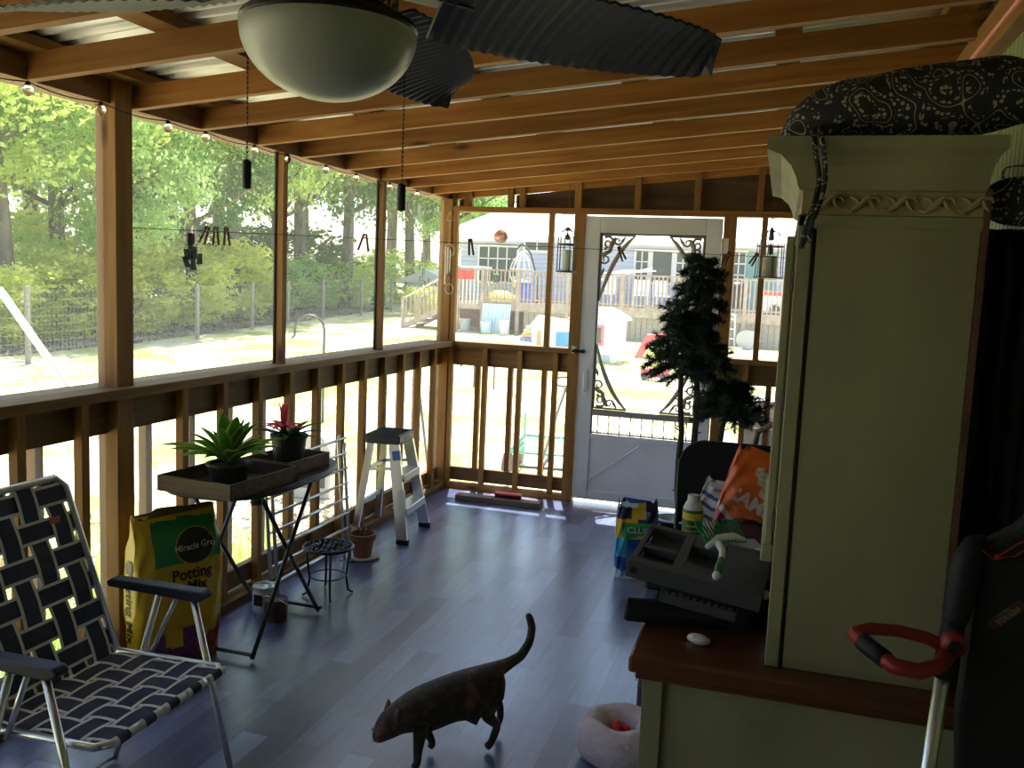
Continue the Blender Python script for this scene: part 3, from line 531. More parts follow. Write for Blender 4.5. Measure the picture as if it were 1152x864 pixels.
g.build('window_frame', pk, t_); LB().box((-.5, -.53, .02), (.42, -.502, .2)).build('base_panel', pg, t_); LB().box((-.5, -.53, .5), (-.44, -.502, .9)).build('side_slat', pk, t_)
t_ = thing('toy_storage', 'white toy storage house with blue and red panels beside the door post', 'toy', (-2.83, 14.2, gz(14.2)), .2)
LB().box((-.42, -.3, 0), (.5, .3, .95)).build('body', pw, t_, bevel=.02); g = LB(); g.prism([(-.46, .95), (.6, .95), (.5, 1.05), (-.3, 1.16)], .8, (0, .4, 0)); g.build('roof', mat('cream_plastic', (.85, .76, .64), .5), t_)
LB().box((.15, -.33, .35), (.48, -.305, .8)).build('blue_panel', mat('toy_blue', (.05, .30, .65), .4), t_); LB().box((.15, -.33, .02), (.48, -.305, .32)).build('red_panel', mat('toy_red', (.8, .08, .06), .4), t_); LB().box((-.3, -.33, .3), (-.2, -.305, .8)).build('slot_trim', mat('slot_tan', (.5, .3, .2), .5), t_)
t_ = thing('toy_wagon', 'striped pink, green and blue toy beside the far stud', 'toy', (-4.75, 20.2, gz(20)))
for k, (c, n) in enumerate((((.15, .25, .75), 'blue_base'), ((.75, .30, .20), 'orange_band'), ((.40, .75, .25), 'green_band'), ((.85, .35, .55), 'pink_top'))): LB().box((-.5+.06*k, -.3, .02+.12*k), (.5-.03*k, .3, .13+.12*k)).build(n, mat('toyc%d' % k, c, .5), t_, bevel=.02)
t_ = thing('toy_slide', 'red plastic slide lying on the lawn behind the tree', 'slide', (-.55, 17.4, gz(17.4)), .1)
g = LB(); g.prism([(-.75, .0), (-.45, .62), (.7, .7), (.7, .55), (-.3, .5), (-.55, 0)], .6, (0, .3, 0)); g.build('chute', mat('slide_red', (.70, .10, .13), .45), t_); LB().box((.3, -.25, 0), (.38, .25, .6)).build('support', mat('slide_yellow', (.8, .6, .1), .5), t_)
t_ = thing('toy_truck', 'low red and yellow toy truck under the hanging branches', 'toy', (-.1, 12.6, gz(12.6))); LB().box((-.3, -.12, .08), (.3, .12, .25)).build('body', mat('slide_red', (1, 0, 0)), t_, bevel=.02); LB().box((.0, -.11, .25), (.22, .11, .38)).build('cab', mat('slide_yellow', (1, 1, 0)), t_, bevel=.02)
for x in (-.2, .2):
    for y in (-.13, .13): LB().lathe([(.0, -.02), (.08, -.02), (.08, .02), (0, .02)], (x, y, .08), 12, Euler((PI/2, 0, 0)).to_matrix()).build('wheel', mat('dark_pot', (0, 0, 0)), t_)
t_ = thing('hand_truck', 'two-wheeled grey hand truck parked beside the deck skirting', 'hand truck', (1.05, 21.9, gz(22)))
g = LB(); g.tube([(-.25, 0, .05), (-.2, .1, 1.05)], .03, 6); g.tube([(.0, 0, .05), (-.05, .1, 1.05)], .03, 6)
for z in (.3, .6, .9, 1.05): g.tube([(-.23+.04*z, .1*z, z), (-.02-.04*z, .1*z, z)], .025, 6)
g.bar((-.3, -.15, .05), (.25, -.15, .05), .2, .04); g.build('frame', mat('pale_metal', (.7, .7, .7), .4, .5), t_)
for x in (.32, .45): LB().lathe([(0, -.05), (.28, -.05), (.30, 0), (.28, .05), (0, .05)], (x, -.05*x, .3), 20, Euler((PI/2, 0, 0)).to_matrix()).build('wheel', mat('wheel_grey', (.40, .42, .45), .6), t_)
t_ = thing('barbecue', 'black covered barbecue on the deck, right of the door post', 'barbecue', (.95, 23.5, DZ)); LB().sph((0, 0, .75), .36, 16, 8, (1, .8, .75)).build('hood', mat('black_metal', (0, 0, 0)), t_, smooth=True)
LB().box((-.3, -.22, .15), (.3, .22, .6)).build('cabinet', mat('black_metal', (0, 0, 0)), t_, bevel=.02)
for x in (-.26, .26):
    for y in (-.18, .18): LB().tube([(x, y, 0), (x, y, .2)], .02, 6).build('leg', mat('black_metal', (0, 0, 0)), t_)
t_ = thing('cooler_box', 'white cooler with a red lid and dark wheel on the deck', 'cooler', (2.15, 23.5, DZ)); LB().box((-.5, -.3, .05), (.5, .3, .62)).build('box', mat('cooler_white', (.78, .82, .88), .4), t_, bevel=.03); LB().box((-.52, -.32, .62), (.52, .32, .74)).build('lid', mat('toy_red', (1, 0, 0)), t_, bevel=.03)
LB().lathe([(0, -.04), (.16, -.04), (.16, .04), (0, .04)], (.0, -.35, .16), 16, Euler((PI/2, 0, 0)).to_matrix()).build('wheel', mat('dark_pot', (0, 0, 0)), t_)
t_ = thing('patio_umbrella', 'folded white patio umbrella lying slanted across the deck', 'umbrella', (-3.0, 23.4, DZ)); g = LB(); g.tube([(-1.0, 0, .75), (1.2, 0, 1.35)], .03, 6); g.build('pole', wt, t_); g = LB(); g.tube([(-.95, .1, 1.0), (.2, .1, 1.18), (1.3, .1, 1.25)], [.03, .06, .02], 8); g.build('canopy', wt, t_)
for i, x in enumerate((-3.35, -2.2, -1.5)):
    t_ = thing('patio_chair', ['white patio chair at the left behind the deck pickets', 'white patio chair in the middle behind the deck pickets', 'white patio chair nearest the dark little tree'][i], 'chair', (x, 23.8, DZ), .3*i-.2, 'white chairs on the deck')
    LB().box((-.26, -.25, .40), (.26, .25, .45)).build('seat', pw, t_, bevel=.01); LB().box((-.26, .22, .45), (.26, .26, .95)).build('backrest', pw, t_, bevel=.01)
    for a in (-.23, .23):
        for b in (-.22, .22): LB().tube([(a, b, 0), (a, b, .42)], .02, 6).build('leg', pw, t_)
# garden cart by the porch
gr = mat('green_cart', (.10, .42, .30), .5); 
t_ = thing('garden_cart', 'green steel mesh garden cart parked outside the end railing', 'cart', (.15, 2.6, gz(2)), .12)
g = LB()
for x in [-.32+.08*k for k in range(9)]: g.bar((x, -.5, .30), (x, .5, .30), .012, .006)
for y in [-.5+.1*k for k in range(11)]: g.bar((-.32, y, .305), (.32, y, .305), .012, .006)
g.tube([(-.32, -.5, .3), (.32, -.5, .3), (.32, .5, .3), (-.32, .5, .3)], .018, 6, closed=True); g.build('bed', gr, t_)
for sx in (-.33, .33):
    g = LB(); g.tube([(sx, -.5, .3), (sx, -.5, .56), (sx, .5, .56), (sx, .5, .3)], .012, 6); g.bar((sx, -.5, .43), (sx, .5, .43), .008, .008)
    for k in range(1, 8): g.bar((sx, -.5+k/8, .3), (sx, -.5+k/8, .56), .007, .007)
    g.build('side_rack', gr, t_)
for sx in (-.36, .36):
    for sy in (-.36, .36):
        g = LB(); mt = Euler((0, PI/2, 0)).to_matrix(); g.lathe([(.06, -.03), (.125, -.04), (.13, 0), (.125, .04), (.06, .03)], (sx, sy, .13), 20, mt); w_ = g.build('wheel', mat('tyre', (.06, .055, .055), .8), t_, smooth=True); LB().lathe([(0, -.02), (.06, -.025), (.06, .025), (0, .02)], (sx, sy, .13), 14, mt).build('hub', mat('hub_white', (.7, .7, .68), .5), w_)
g = LB(); g.tube([(-.3, -.36, .13), (.3, -.36, .13)], .014, 6); g.tube([(-.3, .36, .13), (.3, .36, .13)], .014, 6); g.tube([(0, -.36, .15), (0, .36, .15)], .02, 6); g.build('axle', mat('black_metal', (0, 0, 0)), t_)
g = LB(); g.tube([(.0, -.45, .2), (.12, -.62, .62), (.24, -.78, 1.0)], .013, 8); g.tube([(.24+.13*math.cos(a), -.79, 1.06+.045*math.sin(a)) for a in [2*PI*k/18 for k in range(18)]], .012, 8, closed=True); g.build('pull_handle', mat('dark_grip', (.13, .13, .16), .5), t_, smooth=True)
# stake, crooks, bin, strut
tag(MB().tube([(-.42, .85, -.45), (-.62, .8, .98)], .012, 6).build('garden_stake', mat('dark_grip', (0, 0, 0))), 'thin dark metal stake leaning outside the end railing', 'stake')
st_ = mat('dark_iron', (.10, .10, .10), .5, .5)
def crook(x, y, h, r, label, two=False, rz=0):
    g = LB(); g.tube([(r, 0, -.05), (r, 0, h-r)] + [(r*math.cos(a), 0, h-r+r*math.sin(a)) for a in [PI*k/10 for k in range(1, 11)]] + [(-r, 0, h-r-.08), (-r-.04, 0, h-r-.12)], .018, 6)
    o = g.build('shepherd_hook', st_, smooth=True, loc=(x, y, gz(y))); o.rotation_euler = (0, 0, rz); return tag(o, label, 'hook')
crook(-3.55, 4.2, 1.42, .19, 'black iron crook standing in the lawn right of the first stud', rz=.4)
for i, (x, y) in enumerate(((-3.45, 9.0), (-3.05, 9.1), (-2.7, 9.2))): crook(x, y, .62, .12, ['leftmost small wire plant hoop near the end railing', 'middle small wire plant hoop near the end railing', 'rightmost small wire plant hoop near the end railing'][i])
t_ = thing('appliance_housing', 'pale grey appliance housing standing outside the railing', 'appliance', (-1.55, .75, gz(0)), .3); g = LB(); g.prism([(-.2, 0), (.2, 0), (.2, .42), (.12, .56), (-.14, .62), (-.2, .5)], .34, (0, .17, 0)); g.build('housing', mat('pale_plastic', (.55, .54, .55), .5), t_, bevel=.02); g = LB(); g.box((-.15, -.175, .10), (.15, -.171, .32)); g.build('dark_panel', mat('dark_frame', (0, 0, 0)), t_)
g = LB(); g.tube([(-.18, -.1, .5), (-.4, -.1, .6), (-.6, -.1, .45)], .015, 6); g.build('hose', st_, t_)
g = MB(); g.tube([(-3.4, -.8, 1.35), (-2.55, -.55, .1), (-2.3, -.5, -.45)], .03, 8); tag(g.build('white_pipe', wt), 'white plastic pipe slanting in front of the lawn at far left', 'pipe')
g = LB(); g.box((-.9, -.25, 0), (.9, .25, .14)); o = g.build('cardboard_sheet', mat('cardboard', (.55, .36, .22), .9), loc=(-3.0, -2.2, gz(0))); o.rotation_euler = (0, 0, .5); tag(o, 'flat brown cardboard box on the ground at far left', 'box')
t_ = thing('propane_grill', 'grey lidded grill standing outside the right railing', 'grill', (2.42, .62, gz(0))); g = LB(); g.prism([(-.3, .98), (.3, .98), (.3, 1.08), (.2, 1.2), (-.2, 1.2), (-.3, 1.08)], .45, (0, .22, 0)); g.build('lid', mat('grill_grey', (.35, .34, .33), .4, .3), t_, bevel=.02); LB().box((-.26, -.2, .3), (.26, .2, .98)).build('cabinet', mat('black_metal', (0, 0, 0)), t_); LB().box((-.26, -.16, 0), (-.18, .16, .3)).build('leg', st_, t_); LB().box((.18, -.16, 0), (.26, .16, .3)).build('leg', st_, t_)
# ================================================================== things on the left of the porch
blackm = mat('black_metal', (.02, .02, .022), .4, .6); alu = mat('aluminium', (.72, .73, .75), .28, .95); blk = mat('black_plastic', (.013, .013, .015), .5, spec=.3)
# ---- folding lawn chair, facing +x
navy = mat('navy_webbing', (.026, .034, .075), .85); whw = mat('white_webbing', (.62, .64, .70), .8); gry = mat('black_line', (.012, .012, .016), .8)
ch = thing('lawn_chair', 'folding aluminium lawn chair with navy and white woven webbing', 'chair', (.64, -4.31, 0))
def strap(p0, p1, wd, nrm, n, ph, w, parent, amp=.0034):
    p0, p1, wd, nrm = map(Vector, (p0, p1, wd, nrm)); g = LB(); cols = [(-.5, -.30, 1), (-.30, -.25, 2), (-.25, -.17, 1) , (-.17, .17, 0), (.17, .25, 1), (.25, .30, 2), (.30, .5, 1)]
    cols = [(-.5, -.36, 1), (-.36, -.33, 2), (-.33, .33, 0), (.33, .36, 2), (.36, .5, 1)]
    m = n*4
    for a, b_, mi in cols:
        prev = None
        for k in range(m+1):
            t_ = k/m; off = nrm * (amp*math.cos(PI*(t_*n-.5) + PI*ph)); q = p0.lerp(p1, t_) + off
            A = g.b.verts.new(q + wd*w*a); B = g.b.verts.new(q + wd*w*b_)
            if prev: f = g.b.faces.new((prev[0], prev[1], B, A)); f.material_index = mi
            prev = (A, B)
    return g.build('webbing_strap', [navy, whw, gry], parent, solid=.0012)
SW, SZ = .49, .388      # seat width (y), height
sd0, sd1 = -.165, .225  # seat back / front (x)
g = LB(); g.tube([(sd0, -.25, SZ), (sd1-.03, -.25, SZ+.01), (sd1, -.22, SZ+.012), (sd1, .22, SZ+.012), (sd1-.03, .25, SZ+.01), (sd0, .25, SZ)], .011, 10); g.build('seat_frame', alu, ch, smooth=True)
bt = Vector((sd0-.20, 0, SZ+.53)); b0 = Vector((sd0+.0, 0, SZ+.0)); bn = Vector((.53, 0, .20)).normalized()
g = LB(); g.tube([(b0.x, -.25, b0.z), (bt.x+.012, -.25, bt.z-.03), (bt.x, -.22, bt.z), (bt.x, .22, bt.z), (bt.x+.012, .25, bt.z-.03), (b0.x, .25, b0.z)], .011, 10); g.build('back_frame', alu, ch, smooth=True)
for k in range(5): y = -.19 + .095*k; strap((sd0, y, SZ), (sd1+.008, y, SZ+.015), (0, 1, 0), (0, 0, 1), 5, k, .078, ch)
for k in range(5): x = sd0 + .045 + .078*k; strap((x, -.25, SZ+.015*(.115+.2*k)), (x, .25, SZ+.015*(.115+.2*k)), (1, 0, 0), (0, 0, 1), 5, k+1, .066, ch)
for k in range(5): y = -.19 + .095*k; strap((b0.x, y, b0.z), (bt.x, y, bt.z), (0, 1, 0), bn, 6, k, .072, ch)
ax = (bt - b0).normalized()
for k in range(6): q = b0 + (bt-b0)*(.09 + .165*k); strap((q.x, -.25, q.z), (q.x, .25, q.z), ax, bn, 5, k+1, .064, ch)
# wrap-over ends on the front rail
for k in range(5):
    y = -.19 + .095*k; g = LB(); g.mi = 1
    for a, b_, mi in ((-.037, -.02, 1), (-.02, .02, 0), (.02, .037, 1)):
        g.mi = mi; g.grid(lambda u, v: Vector((sd1 + .0135*math.sin(v*PI), y + a + (b_-a)*u, SZ+.012+.0135*math.cos(v*PI))), 1, 8)
    g.build('webbing_end', [navy, whw], ch, solid=.001)
arm_m = mat('navy_armrest', (.010, .016, .04), .45, spec=.35)
for sy in (-1, 1):
    y = sy*.285; zA = SZ+.205
    g = LB(); g.prism([(-.21, -.012), (.11, -.018), (.135, -.006), (.14, .006), (.125, .018), (-.20, .016), (-.22, .004)], .045, (0, y+.0225, zA)); g.build('armrest', arm_m, ch, bevel=.006, smooth=False)
    g = LB(); g.tube([(.085, y, zA-.012), (.23, y, .01)], .0105, 10); g.build('leg', alu, ch, smooth=True)
    g = LB(); g.tube([(-.10+.07, y-.012*sy, zA-.012), (-.20, y-.012*sy, .01)], .0105, 10); g.build('leg', alu, ch, smooth=True)
    g = LB(); g.tube([(.03, y-.005*sy, zA-.015), (-.06, y-.02*sy, SZ-.01)], .008, 8); g.build('arm_strut', alu, ch, smooth=True)
g = LB(); g.tube([(.23, -.285, .015), (.23, .285, .015)], .0105, 10); g.build('foot_rail', alu, ch, smooth=True)
g = LB(); g.tube([(-.20, -.275, .015), (-.20, .275, .015)], .0105, 10); g.build('foot_rail', alu, ch, smooth=True)
LB().bar((bt.x+.085, .11, bt.z-.10), (bt.x+.085, .15, bt.z-.10), .001, .02).build('care_label', mat('red_label', (.5, .12, .10), .7), ch)
# ---- bags
def bag(name, label, cat, loc, rz, w, d, h, mats, mf, pinch=.72, wob=.004, seed=0, rx=0, ex=.42, lean=0):
    def S(a, t_):
        c, s = math.cos(a), math.sin(a); k = 1 - .07*(2*t_-1)**2
        sx = w/2*k*math.copysign(abs(c)**ex, c)
        dd = d/2*(.80 + .2*math.sin(PI*min(1, t_/.8)))*(1 if t_ < pinch else max(.05, 1-((t_-pinch)/(1-pinch))**1.2))
        sy = dd*math.copysign(abs(s)**ex, s)
        wz = wob*(math.sin(a*5+t_*9+seed)+math.sin(a*9-t_*17+seed*2)+.6*math.sin(t_*31+a*3))
        return Vector((sx*(1+wz*1.2), sy+wz*(1 if t_ > .03 else 0), max(0, t_*h + (wz*2.2 if t_ > .9 else 0))))
    root = thing(name, label, cat, loc, rz, rot=(rx, lean, rz))
    g = LB(); N, Mv = 120, 70; V = [[g.b.verts.new(S(2*PI*i/N, j/Mv)) for i in range(N)] for j in range(Mv+1)]
    for j in range(Mv):
        for i in range(N):
            f = g.b.faces.new((V[j][i], V[j][(i+1)%N], V[j+1][(i+1)%N], V[j+1][i])); c = f.calc_center_median(); f.material_index = mf(c.x/(w/2), c.y/(d/2), c.z/h)
    g.b.faces.new(V[0][::-1]); g.b.faces.new(V[Mv])
    g.build('bag_body', mats, root, smooth=True)
    def front(x, z, off=.0025):
        t_ = min(.99, max(.01, z/h)); k = 1 - .07*(2*t_-1)**2; c = max(-1, min(1, x/(w/2*k))); c = math.copysign(abs(c)**(1/ex), c); a = -math.acos(max(-1, min(1, c)))
        p = S(a, t_); return Vector((x, p.y-off, z))
    def side(y, z, off=.0025):
        t_ = min(.99, max(.01, z/h)); p = S(PI, t_); return Vector((p.x-off, y, z))
    return root, front, side
ym = mat('bag_yellow', (.62, .40, .015), .3, spec=.6); gm = mat('bag_green', (.012, .22, .06), .3, spec=.6); km = mat('print_black', (.012, .012, .012), .35); rm = mat('print_red', (.42, .03, .02), .4); pm = mat('print_purple', (.16, .045, .18), .4, noise=.7, nscale=60); wh_p = mat('print_white', (.8, .8, .8), .4); rf_m = mat('print_flowers', (.30, .05, .03), .4, noise=.8, nscale=50)
def mg(x, y, z):
    if y < -.2:
        if z > .68 and x > -.62 and z < .97: return 1
        if z < .20 + .06*math.sin(x*9) + .03*math.sin(x*23): return 2 if x < .35 else 3
    if y < .9 and x < -.8 and z < .14: return 2
    return 0
B1, fr1, sd1_ = bag('potting_mix_bag', 'yellow and green bag of potting mix behind the lawn chair', 'bag', (.135, -3.345, 0), math.radians(67), .37, .15, .62, [ym, gm, pm, rf_m], mg, seed=1, pinch=.80)
g = LB(); n = 40
for (cx, cz, r, th, nm, mm) in ((.055, .485, .080, .001, 'logo_disc', km), (.055, .485, .085, .0, 'logo_ring', mat('gold_ring', (.45, .38, .12), .4))):
    g = LB(); c = g.b.verts.new(fr1(cx, cz, .003+th)); R_ = [g.b.verts.new(fr1(cx + r*math.cos(2*PI*k/n), cz + r*.86*math.sin(2*PI*k/n), .003+th)) for k in range(n)]
    R2 = [g.b.verts.new(fr1(cx + r*.5*math.cos(2*PI*k/n), cz + r*.43*math.sin(2*PI*k/n), .003+th)) for k in range(n)]
    for k in range(n): g.b.faces.new((R_[k], R_[(k+1)%n], R2[(k+1)%n], R2[k])); g.b.faces.new((R2[k], R2[(k+1)%n], c))
    g.build(nm, mm, B1)
def onfront(fr, x0, z0, rot=0, off=.0055):
    c_, s_ = math.cos(rot), math.sin(rot)
    return lambda co: fr(x0 + co.x*c_ - co.y*s_, z0 + co.x*s_ + co.y*c_, off)
def onside(sd, y0, z0, off=.003): return lambda co: sd(y0 - co.y, z0 - co.x, off)
text('Miracle Gro', 'lettering', wh_p, B1, .036, (0,0,0), (0,0,0), fit=onfront(fr1, .050, .485, 0, .011), bold=.0006)
text('Potting', 'lettering', km, B1, .060, (0,0,0), (0,0,0), fit=onfront(fr1, .035, .378), bold=.0015)
text('Mix', 'lettering', km, B1, .056, (0,0,0), (0,0,0), fit=onfront(fr1, .050, .330), bold=.0015)
text('feeds up to 6 months', 'lettering', rm, B1, .015, (0,0,0), (0,0,0), fit=onfront(fr1, .04, .17, .08))
text('Potting Mix', 'lettering', km, B1, .062, (0,0,0), (0,0,0), fit=onside(sd1_, .0, .27), bold=.001)
g = LB(); c = g.b.verts.new(sd1_(0, .43, .004)); R_ = [g.b.verts.new(sd1_(.026*math.cos(2*PI*k/24), .43+.026*math.sin(2*PI*k/24), .004)) for k in range(24)]
for k in range(24): g.b.faces.new((R_[k], R_[(k+1)%24], c))
g.build('logo_disc', km, B1)
# ---- folding bistro table
tb = thing('folding_table', 'black folding metal table with crossed legs', 'table', (.255, -2.95, 0)); tm = mat('dark_table_paint', (.035, .037, .045), .35, .3)
out = []
for k in range(48):
    a = 2*PI*k/48; c, s = math.cos(a), math.sin(a); out.append((.255*math.copysign(abs(c)**.62, c), .43*math.copysign(abs(s)**.8, s)))
g = LB(); g.prism(out, .012, (0, 0, .70), (1, 0, 0), (0, 1, 0)); g.build('tabletop', tm, tb, bevel=.003)
g = LB(); g.tube([(p[0]*.985, p[1]*.985, .697) for p in out], .009, 6, closed=True); g.build('rim', tm, tb, smooth=True)
for x in (.165, -.175):
    g = LB(); g.tube([(x, -.285, .012), (x, .20, .69)], .0095, 8); g.build('leg', tm, tb, smooth=True)
    g = LB(); g.tube([(x-.02, .29, .012), (x-.02, -.22, .69)], .0095, 8); g.build('leg', tm, tb, smooth=True)
for y, z in ((-.285, .02), (.285, .02)): LB().tube([(.165, y, z+.01), (-.175, y, z+.01)], .008, 8).build('stretcher', tm, tb)
LB().bar((.16, .20, .685), (-.17, .20, .685), .02, .012).build('top_rail', tm, tb); LB().bar((.16, -.22, .685), (-.17, -.22, .685), .02, .012).build('top_rail', tm, tb)
LB().lathe([(0, -.02), (.022, -.015), (.024, 0), (.022, .015), (0, .02)], (.19, -.30, .675), 14).build('hinge_knob', tm, tb, smooth=True)
# trays
traym = wood('dark_tray_wood', (.085, .05, .03), (.17, .11, .07), (.05, .03, .02), 0, .55)
def tray(x, y, rz, w, l, label):
    t_ = thing('wooden_tray', label, 'tray', (x, y, .7125), rz, 'wooden trays on the folding table'); h, k = .062, .012
    LB().box((-w/2, -l/2, 0), (w/2, l/2, .008)).build('base', traym, t_)
    for a, b in (((-w/2, -l/2, 0), (w/2, -l/2+k, h)), ((-w/2, l/2-k, 0), (w/2, l/2, h)), ((-w/2, -l/2+k, 0), (-w/2+k, l/2-k, h)), ((w/2-k, -l/2+k, 0), (w/2, l/2-k, h))): LB().box(a, b).build('side', traym, t_, bevel=.0015)
    return t_
tray(.295, -3.21, -.09, .35, .42, 'square dark wooden tray holding the green hosta, at the table front'); tray(.325, -2.83, -.09, .24, .31, 'smaller dark wooden tray holding the pink flower, at the table back')
potm = mat('pot_black', (.025, .026, .03), .5)
def potp(x, y, z, r, h, parent):
    g = LB(); g.lathe([(r*.78, 0), (r*.98, h*.9), (r*1.05, h*.9), (r*1.05, h), (r*.93, h), (r*.88, h*.82), (0, h*.82)], (0, 0, 0), 26); return g.build('pot', potm, parent, smooth=False)
def strapleaf(rnd, az, L_, wd, up, parent, m0, m1):
    g = LB(); N = 14; d = Vector((math.cos(az), math.sin(az), 0)); sd_ = Vector((-d.y, d.x, 0)); rows = []
    for i in range(N+1):
        t_ = i/N; el = up*(1-.0*t_) - 1.5*t_*t_*(1-up/1.7); p = d*(L_*t_*math.cos(up)*(1+.4*t_)) + Vector((0, 0, L_*(math.sin(up)*t_ - (1.35-up*.75)*.42*t_*t_)))
        w = wd*math.sin(PI*min(1, (t_*.9+.1)))**.8*(1 if t_ < .99 else .1); fold = .35*w
        rows.append([g.b.verts.new(p + sd_*w*q + Vector((0, 0, abs(q)*fold))) for q in (-1, -.72, 0, .72, 1)])
    for a, b in zip(rows, rows[1:]):
        for j in range(4): f = g.b.faces.new((a[j], a[j+1], b[j+1], b[j])); f.material_index = 1 if j in (0, 3) else 0
    return g.build('leaf', [m0, m1], parent, smooth=True, solid=.001)
lg = foliage_mat('hosta_green', (.10, .34, .05), (.20, .48, .09), .45); ly = foliage_mat('hosta_margin', (.42, .55, .16), (.55, .64, .24), .35)
rnd = random.Random(5)
pp = thing('potted_hosta', 'hosta with yellow-edged strap leaves in a dark pot', 'plant', (.285, -3.20, .7215)); potp(0, 0, 0, .086, .082, pp)
LB().lathe([(0, .068), (.074, .068), (.07, .072), (0, .076)], (0, 0, 0), 16).build('soil', mat('potting_soil', (.03, .02, .015), .95, bump=.6), pp)
fol = thing('foliage', None, None, (0, 0, .072)); fol.parent = pp
for k in range(34):
    az = k*2.4 + rnd.uniform(-.3, .3); up = rnd.uniform(.6, 1.4); strapleaf(rnd, az, rnd.uniform(.18, .27), rnd.uniform(.026, .038), up, fol, lg, ly)
pf = thing('potted_bromeliad', 'pink flowering bromeliad in a deep black pot beside the hosta', 'plant', (.335, -2.83, .7215)); potp(0, 0, 0, .078, .145, pf)
LB().lathe([(0, .122), (.07, .122), (0, .128)], (0, 0, 0), 16).build('soil', mat('potting_soil', (0, 0, 0)), pf)
fol = thing('foliage', None, None, (0, 0, .12)); fol.parent = pf; dg_ = foliage_mat('dark_leaf', (.03, .12, .04), (.07, .22, .07), .3)
for k in range(13): strapleaf(rnd, k*2.4, rnd.uniform(.10, .17), rnd.uniform(.012, .018), rnd.uniform(.4, 1.0), fol, dg_, dg_)
pink = foliage_mat('pink_bract', (.75, .13, .25), (.90, .30, .42), .4); fl = thing('flower', None, None, (-.015, -.02, .17)); fl.parent = pf
for k in range(11): strapleaf(rnd, k*2.4, .085, .017, .5 + .02*k, fl, pink, pink)
for k in range(4): strapleaf(rnd, k*1.7, .13, .014, 1.45, fl, pink, pink)
# ---- drying rack leaning on the railing
rk = thing('drying_rack', 'folded silver tube drying rack leaning on the railing', 'rack', (.10, -2.28, 0))
for y, nm in ((-.37, 0), (.36, 1)):
    for dx, top in ((0, .70), (.035, .66)):
        g = LB(); g.tube([(.06+dx, y-.015, .012), (.0+dx, y, top-.04), (dx, y+.01*(1 if nm else -1), top)], .009, 8); g.build('upright', alu, rk, smooth=True)
    LB().bar((.03, y, .0), (.10, y, .0+.012), .03, .012).build('foot', alu, rk)
for k in range(8):
    z = .10 + .082*k; x = .06 - .075*z
    LB().tube([(x, -.37, z), (x, .36, z)], .006, 6).build('rung', alu, rk, smooth=True); LB().tube([(x+.035, -.37, z+.016), (x+.035, .36, z+.016)], .006, 6).build('rung', alu, rk, smooth=True)
# ---- low iron stool
stl = thing('plant_stand', 'small black iron plant stand with a lattice top', 'stand', (.325, -2.43, 0), 0); ir = mat('blue_black_iron', (.03, .035, .05), .35, .5)
g = LB(); g.tube([(.118*math.cos(a), .118*math.sin(a), .245) for a in [2*PI*k/32 for k in range(32)]], .008, 8, closed=True); g.build('rim', ir, stl, smooth=True)
g = LB()
for k in range(-4, 5):
    u = k*.026; l = math.sqrt(max(0, .116**2-u*u))
    g.tube([(u + .007*math.sin(j*1.9), -l + 2*l*j/10, .248) for j in range(11)], .0042, 5); g.tube([(-l + 2*l*j/10, u + .007*math.sin(j*1.9), .248) for j in range(11)], .0042, 5)
g.build('lattice_top', ir, stl)
for k in range(4):
    a = .6 + k*PI/2; c, s = math.cos(a), math.sin(a); LB().tube([(.105*c, .105*s, .243), (.10*c, .10*s, .19), (.088*c, .088*s, .09), (.10*c, .10*s, .02), (.122*c, .122*s, .006)], .006, 6).build('leg', ir, stl, smooth=True)
g = LB(); g.tube([(.085*math.cos(a), .085*math.sin(a), .10) for a in [2*PI*k/24 for k in range(24)]], .004, 5, closed=True); g.build('brace_ring', ir, stl)
# ---- paint cans
cs = mat('can_steel', (.55, .56, .58), .3, .9)
def can(x, y, r, h, m, name, label, lab):
    t_ = thing('paint_can', label, 'can', (x, y, 0)); LB().lathe([(r*.97, 0), (r, .004), (r, h-.006), (r*1.03, h-.004), (r*1.03, h), (r*.94, h), (r*.9, h-.008), (0, h-.006)], (0, 0, 0), 28).build('body', m, t_)
    g = LB(); g.lathe([(r+.0008, h*.12), (r+.0012, h*.12), (r+.0012, h*.85), (r+.0008, h*.85)], (0, 0, 0), 28); g.build('label', lab, t_); g = LB(); g.box((-.022, -r-.003, h*.35), (.022, -r-.0008, h*.75)); o = g.build('print', km, t_)
    g = LB(); g.tube([((r+.004)*math.cos(a), (r+.004)*math.sin(a), h*.75 - .05*math.sin(a)) for a in [PI+PI*k/12 for k in range(13)]], .0016, 5); g.build('handle', cs, t_); return t_
can(.165, -2.74, .052, .128, cs, 'paint_can', 'silver paint can with white label, under the table', mat('can_white', (.62, .60, .60), .5))
can(.262, -2.80, .052, .100, mat('can_brown', (.12, .075, .05), .5), 'paint_can', 'brown paint can in front of the silver one', mat('can_dark', (.08, .045, .035), .5))
# ---- terracotta pot
tc_ = mat('terracotta', (.28, .115, .06), .85, noise=.25, nscale=12); tp = thing('terracotta_pot', 'terracotta pot of dead twigs on a pale saucer', 'plant pot', (.215, -1.83, 0))
LB().lathe([(.0, .0), (.085, .0), (.10, .012), (.098, .016), (.08, .008), (0, .008)], (0, 0, 0), 26).build('saucer', mat('saucer_pale', (.5, .46, .42), .7), tp)
LB().lathe([(.048, .01), (.066, .105), (.074, .105), (.078, .142), (.068, .142), (.062, .11), (0, .11)], (0, 0, 0), 28).build('pot', tc_, tp); g = LB()
for k in range(16): a = k*2.4; q = .05*math.sqrt(k/16); g.tube([(q*math.cos(a), q*math.sin(a), .11), (q*1.3*math.cos(a)+rnd.uniform(-.02, .02), q*1.3*math.sin(a), .14+rnd.uniform(0, .04))], .003, 5)
g.build('twigs', mat('twig', (.09, .055, .04), .9), tp)
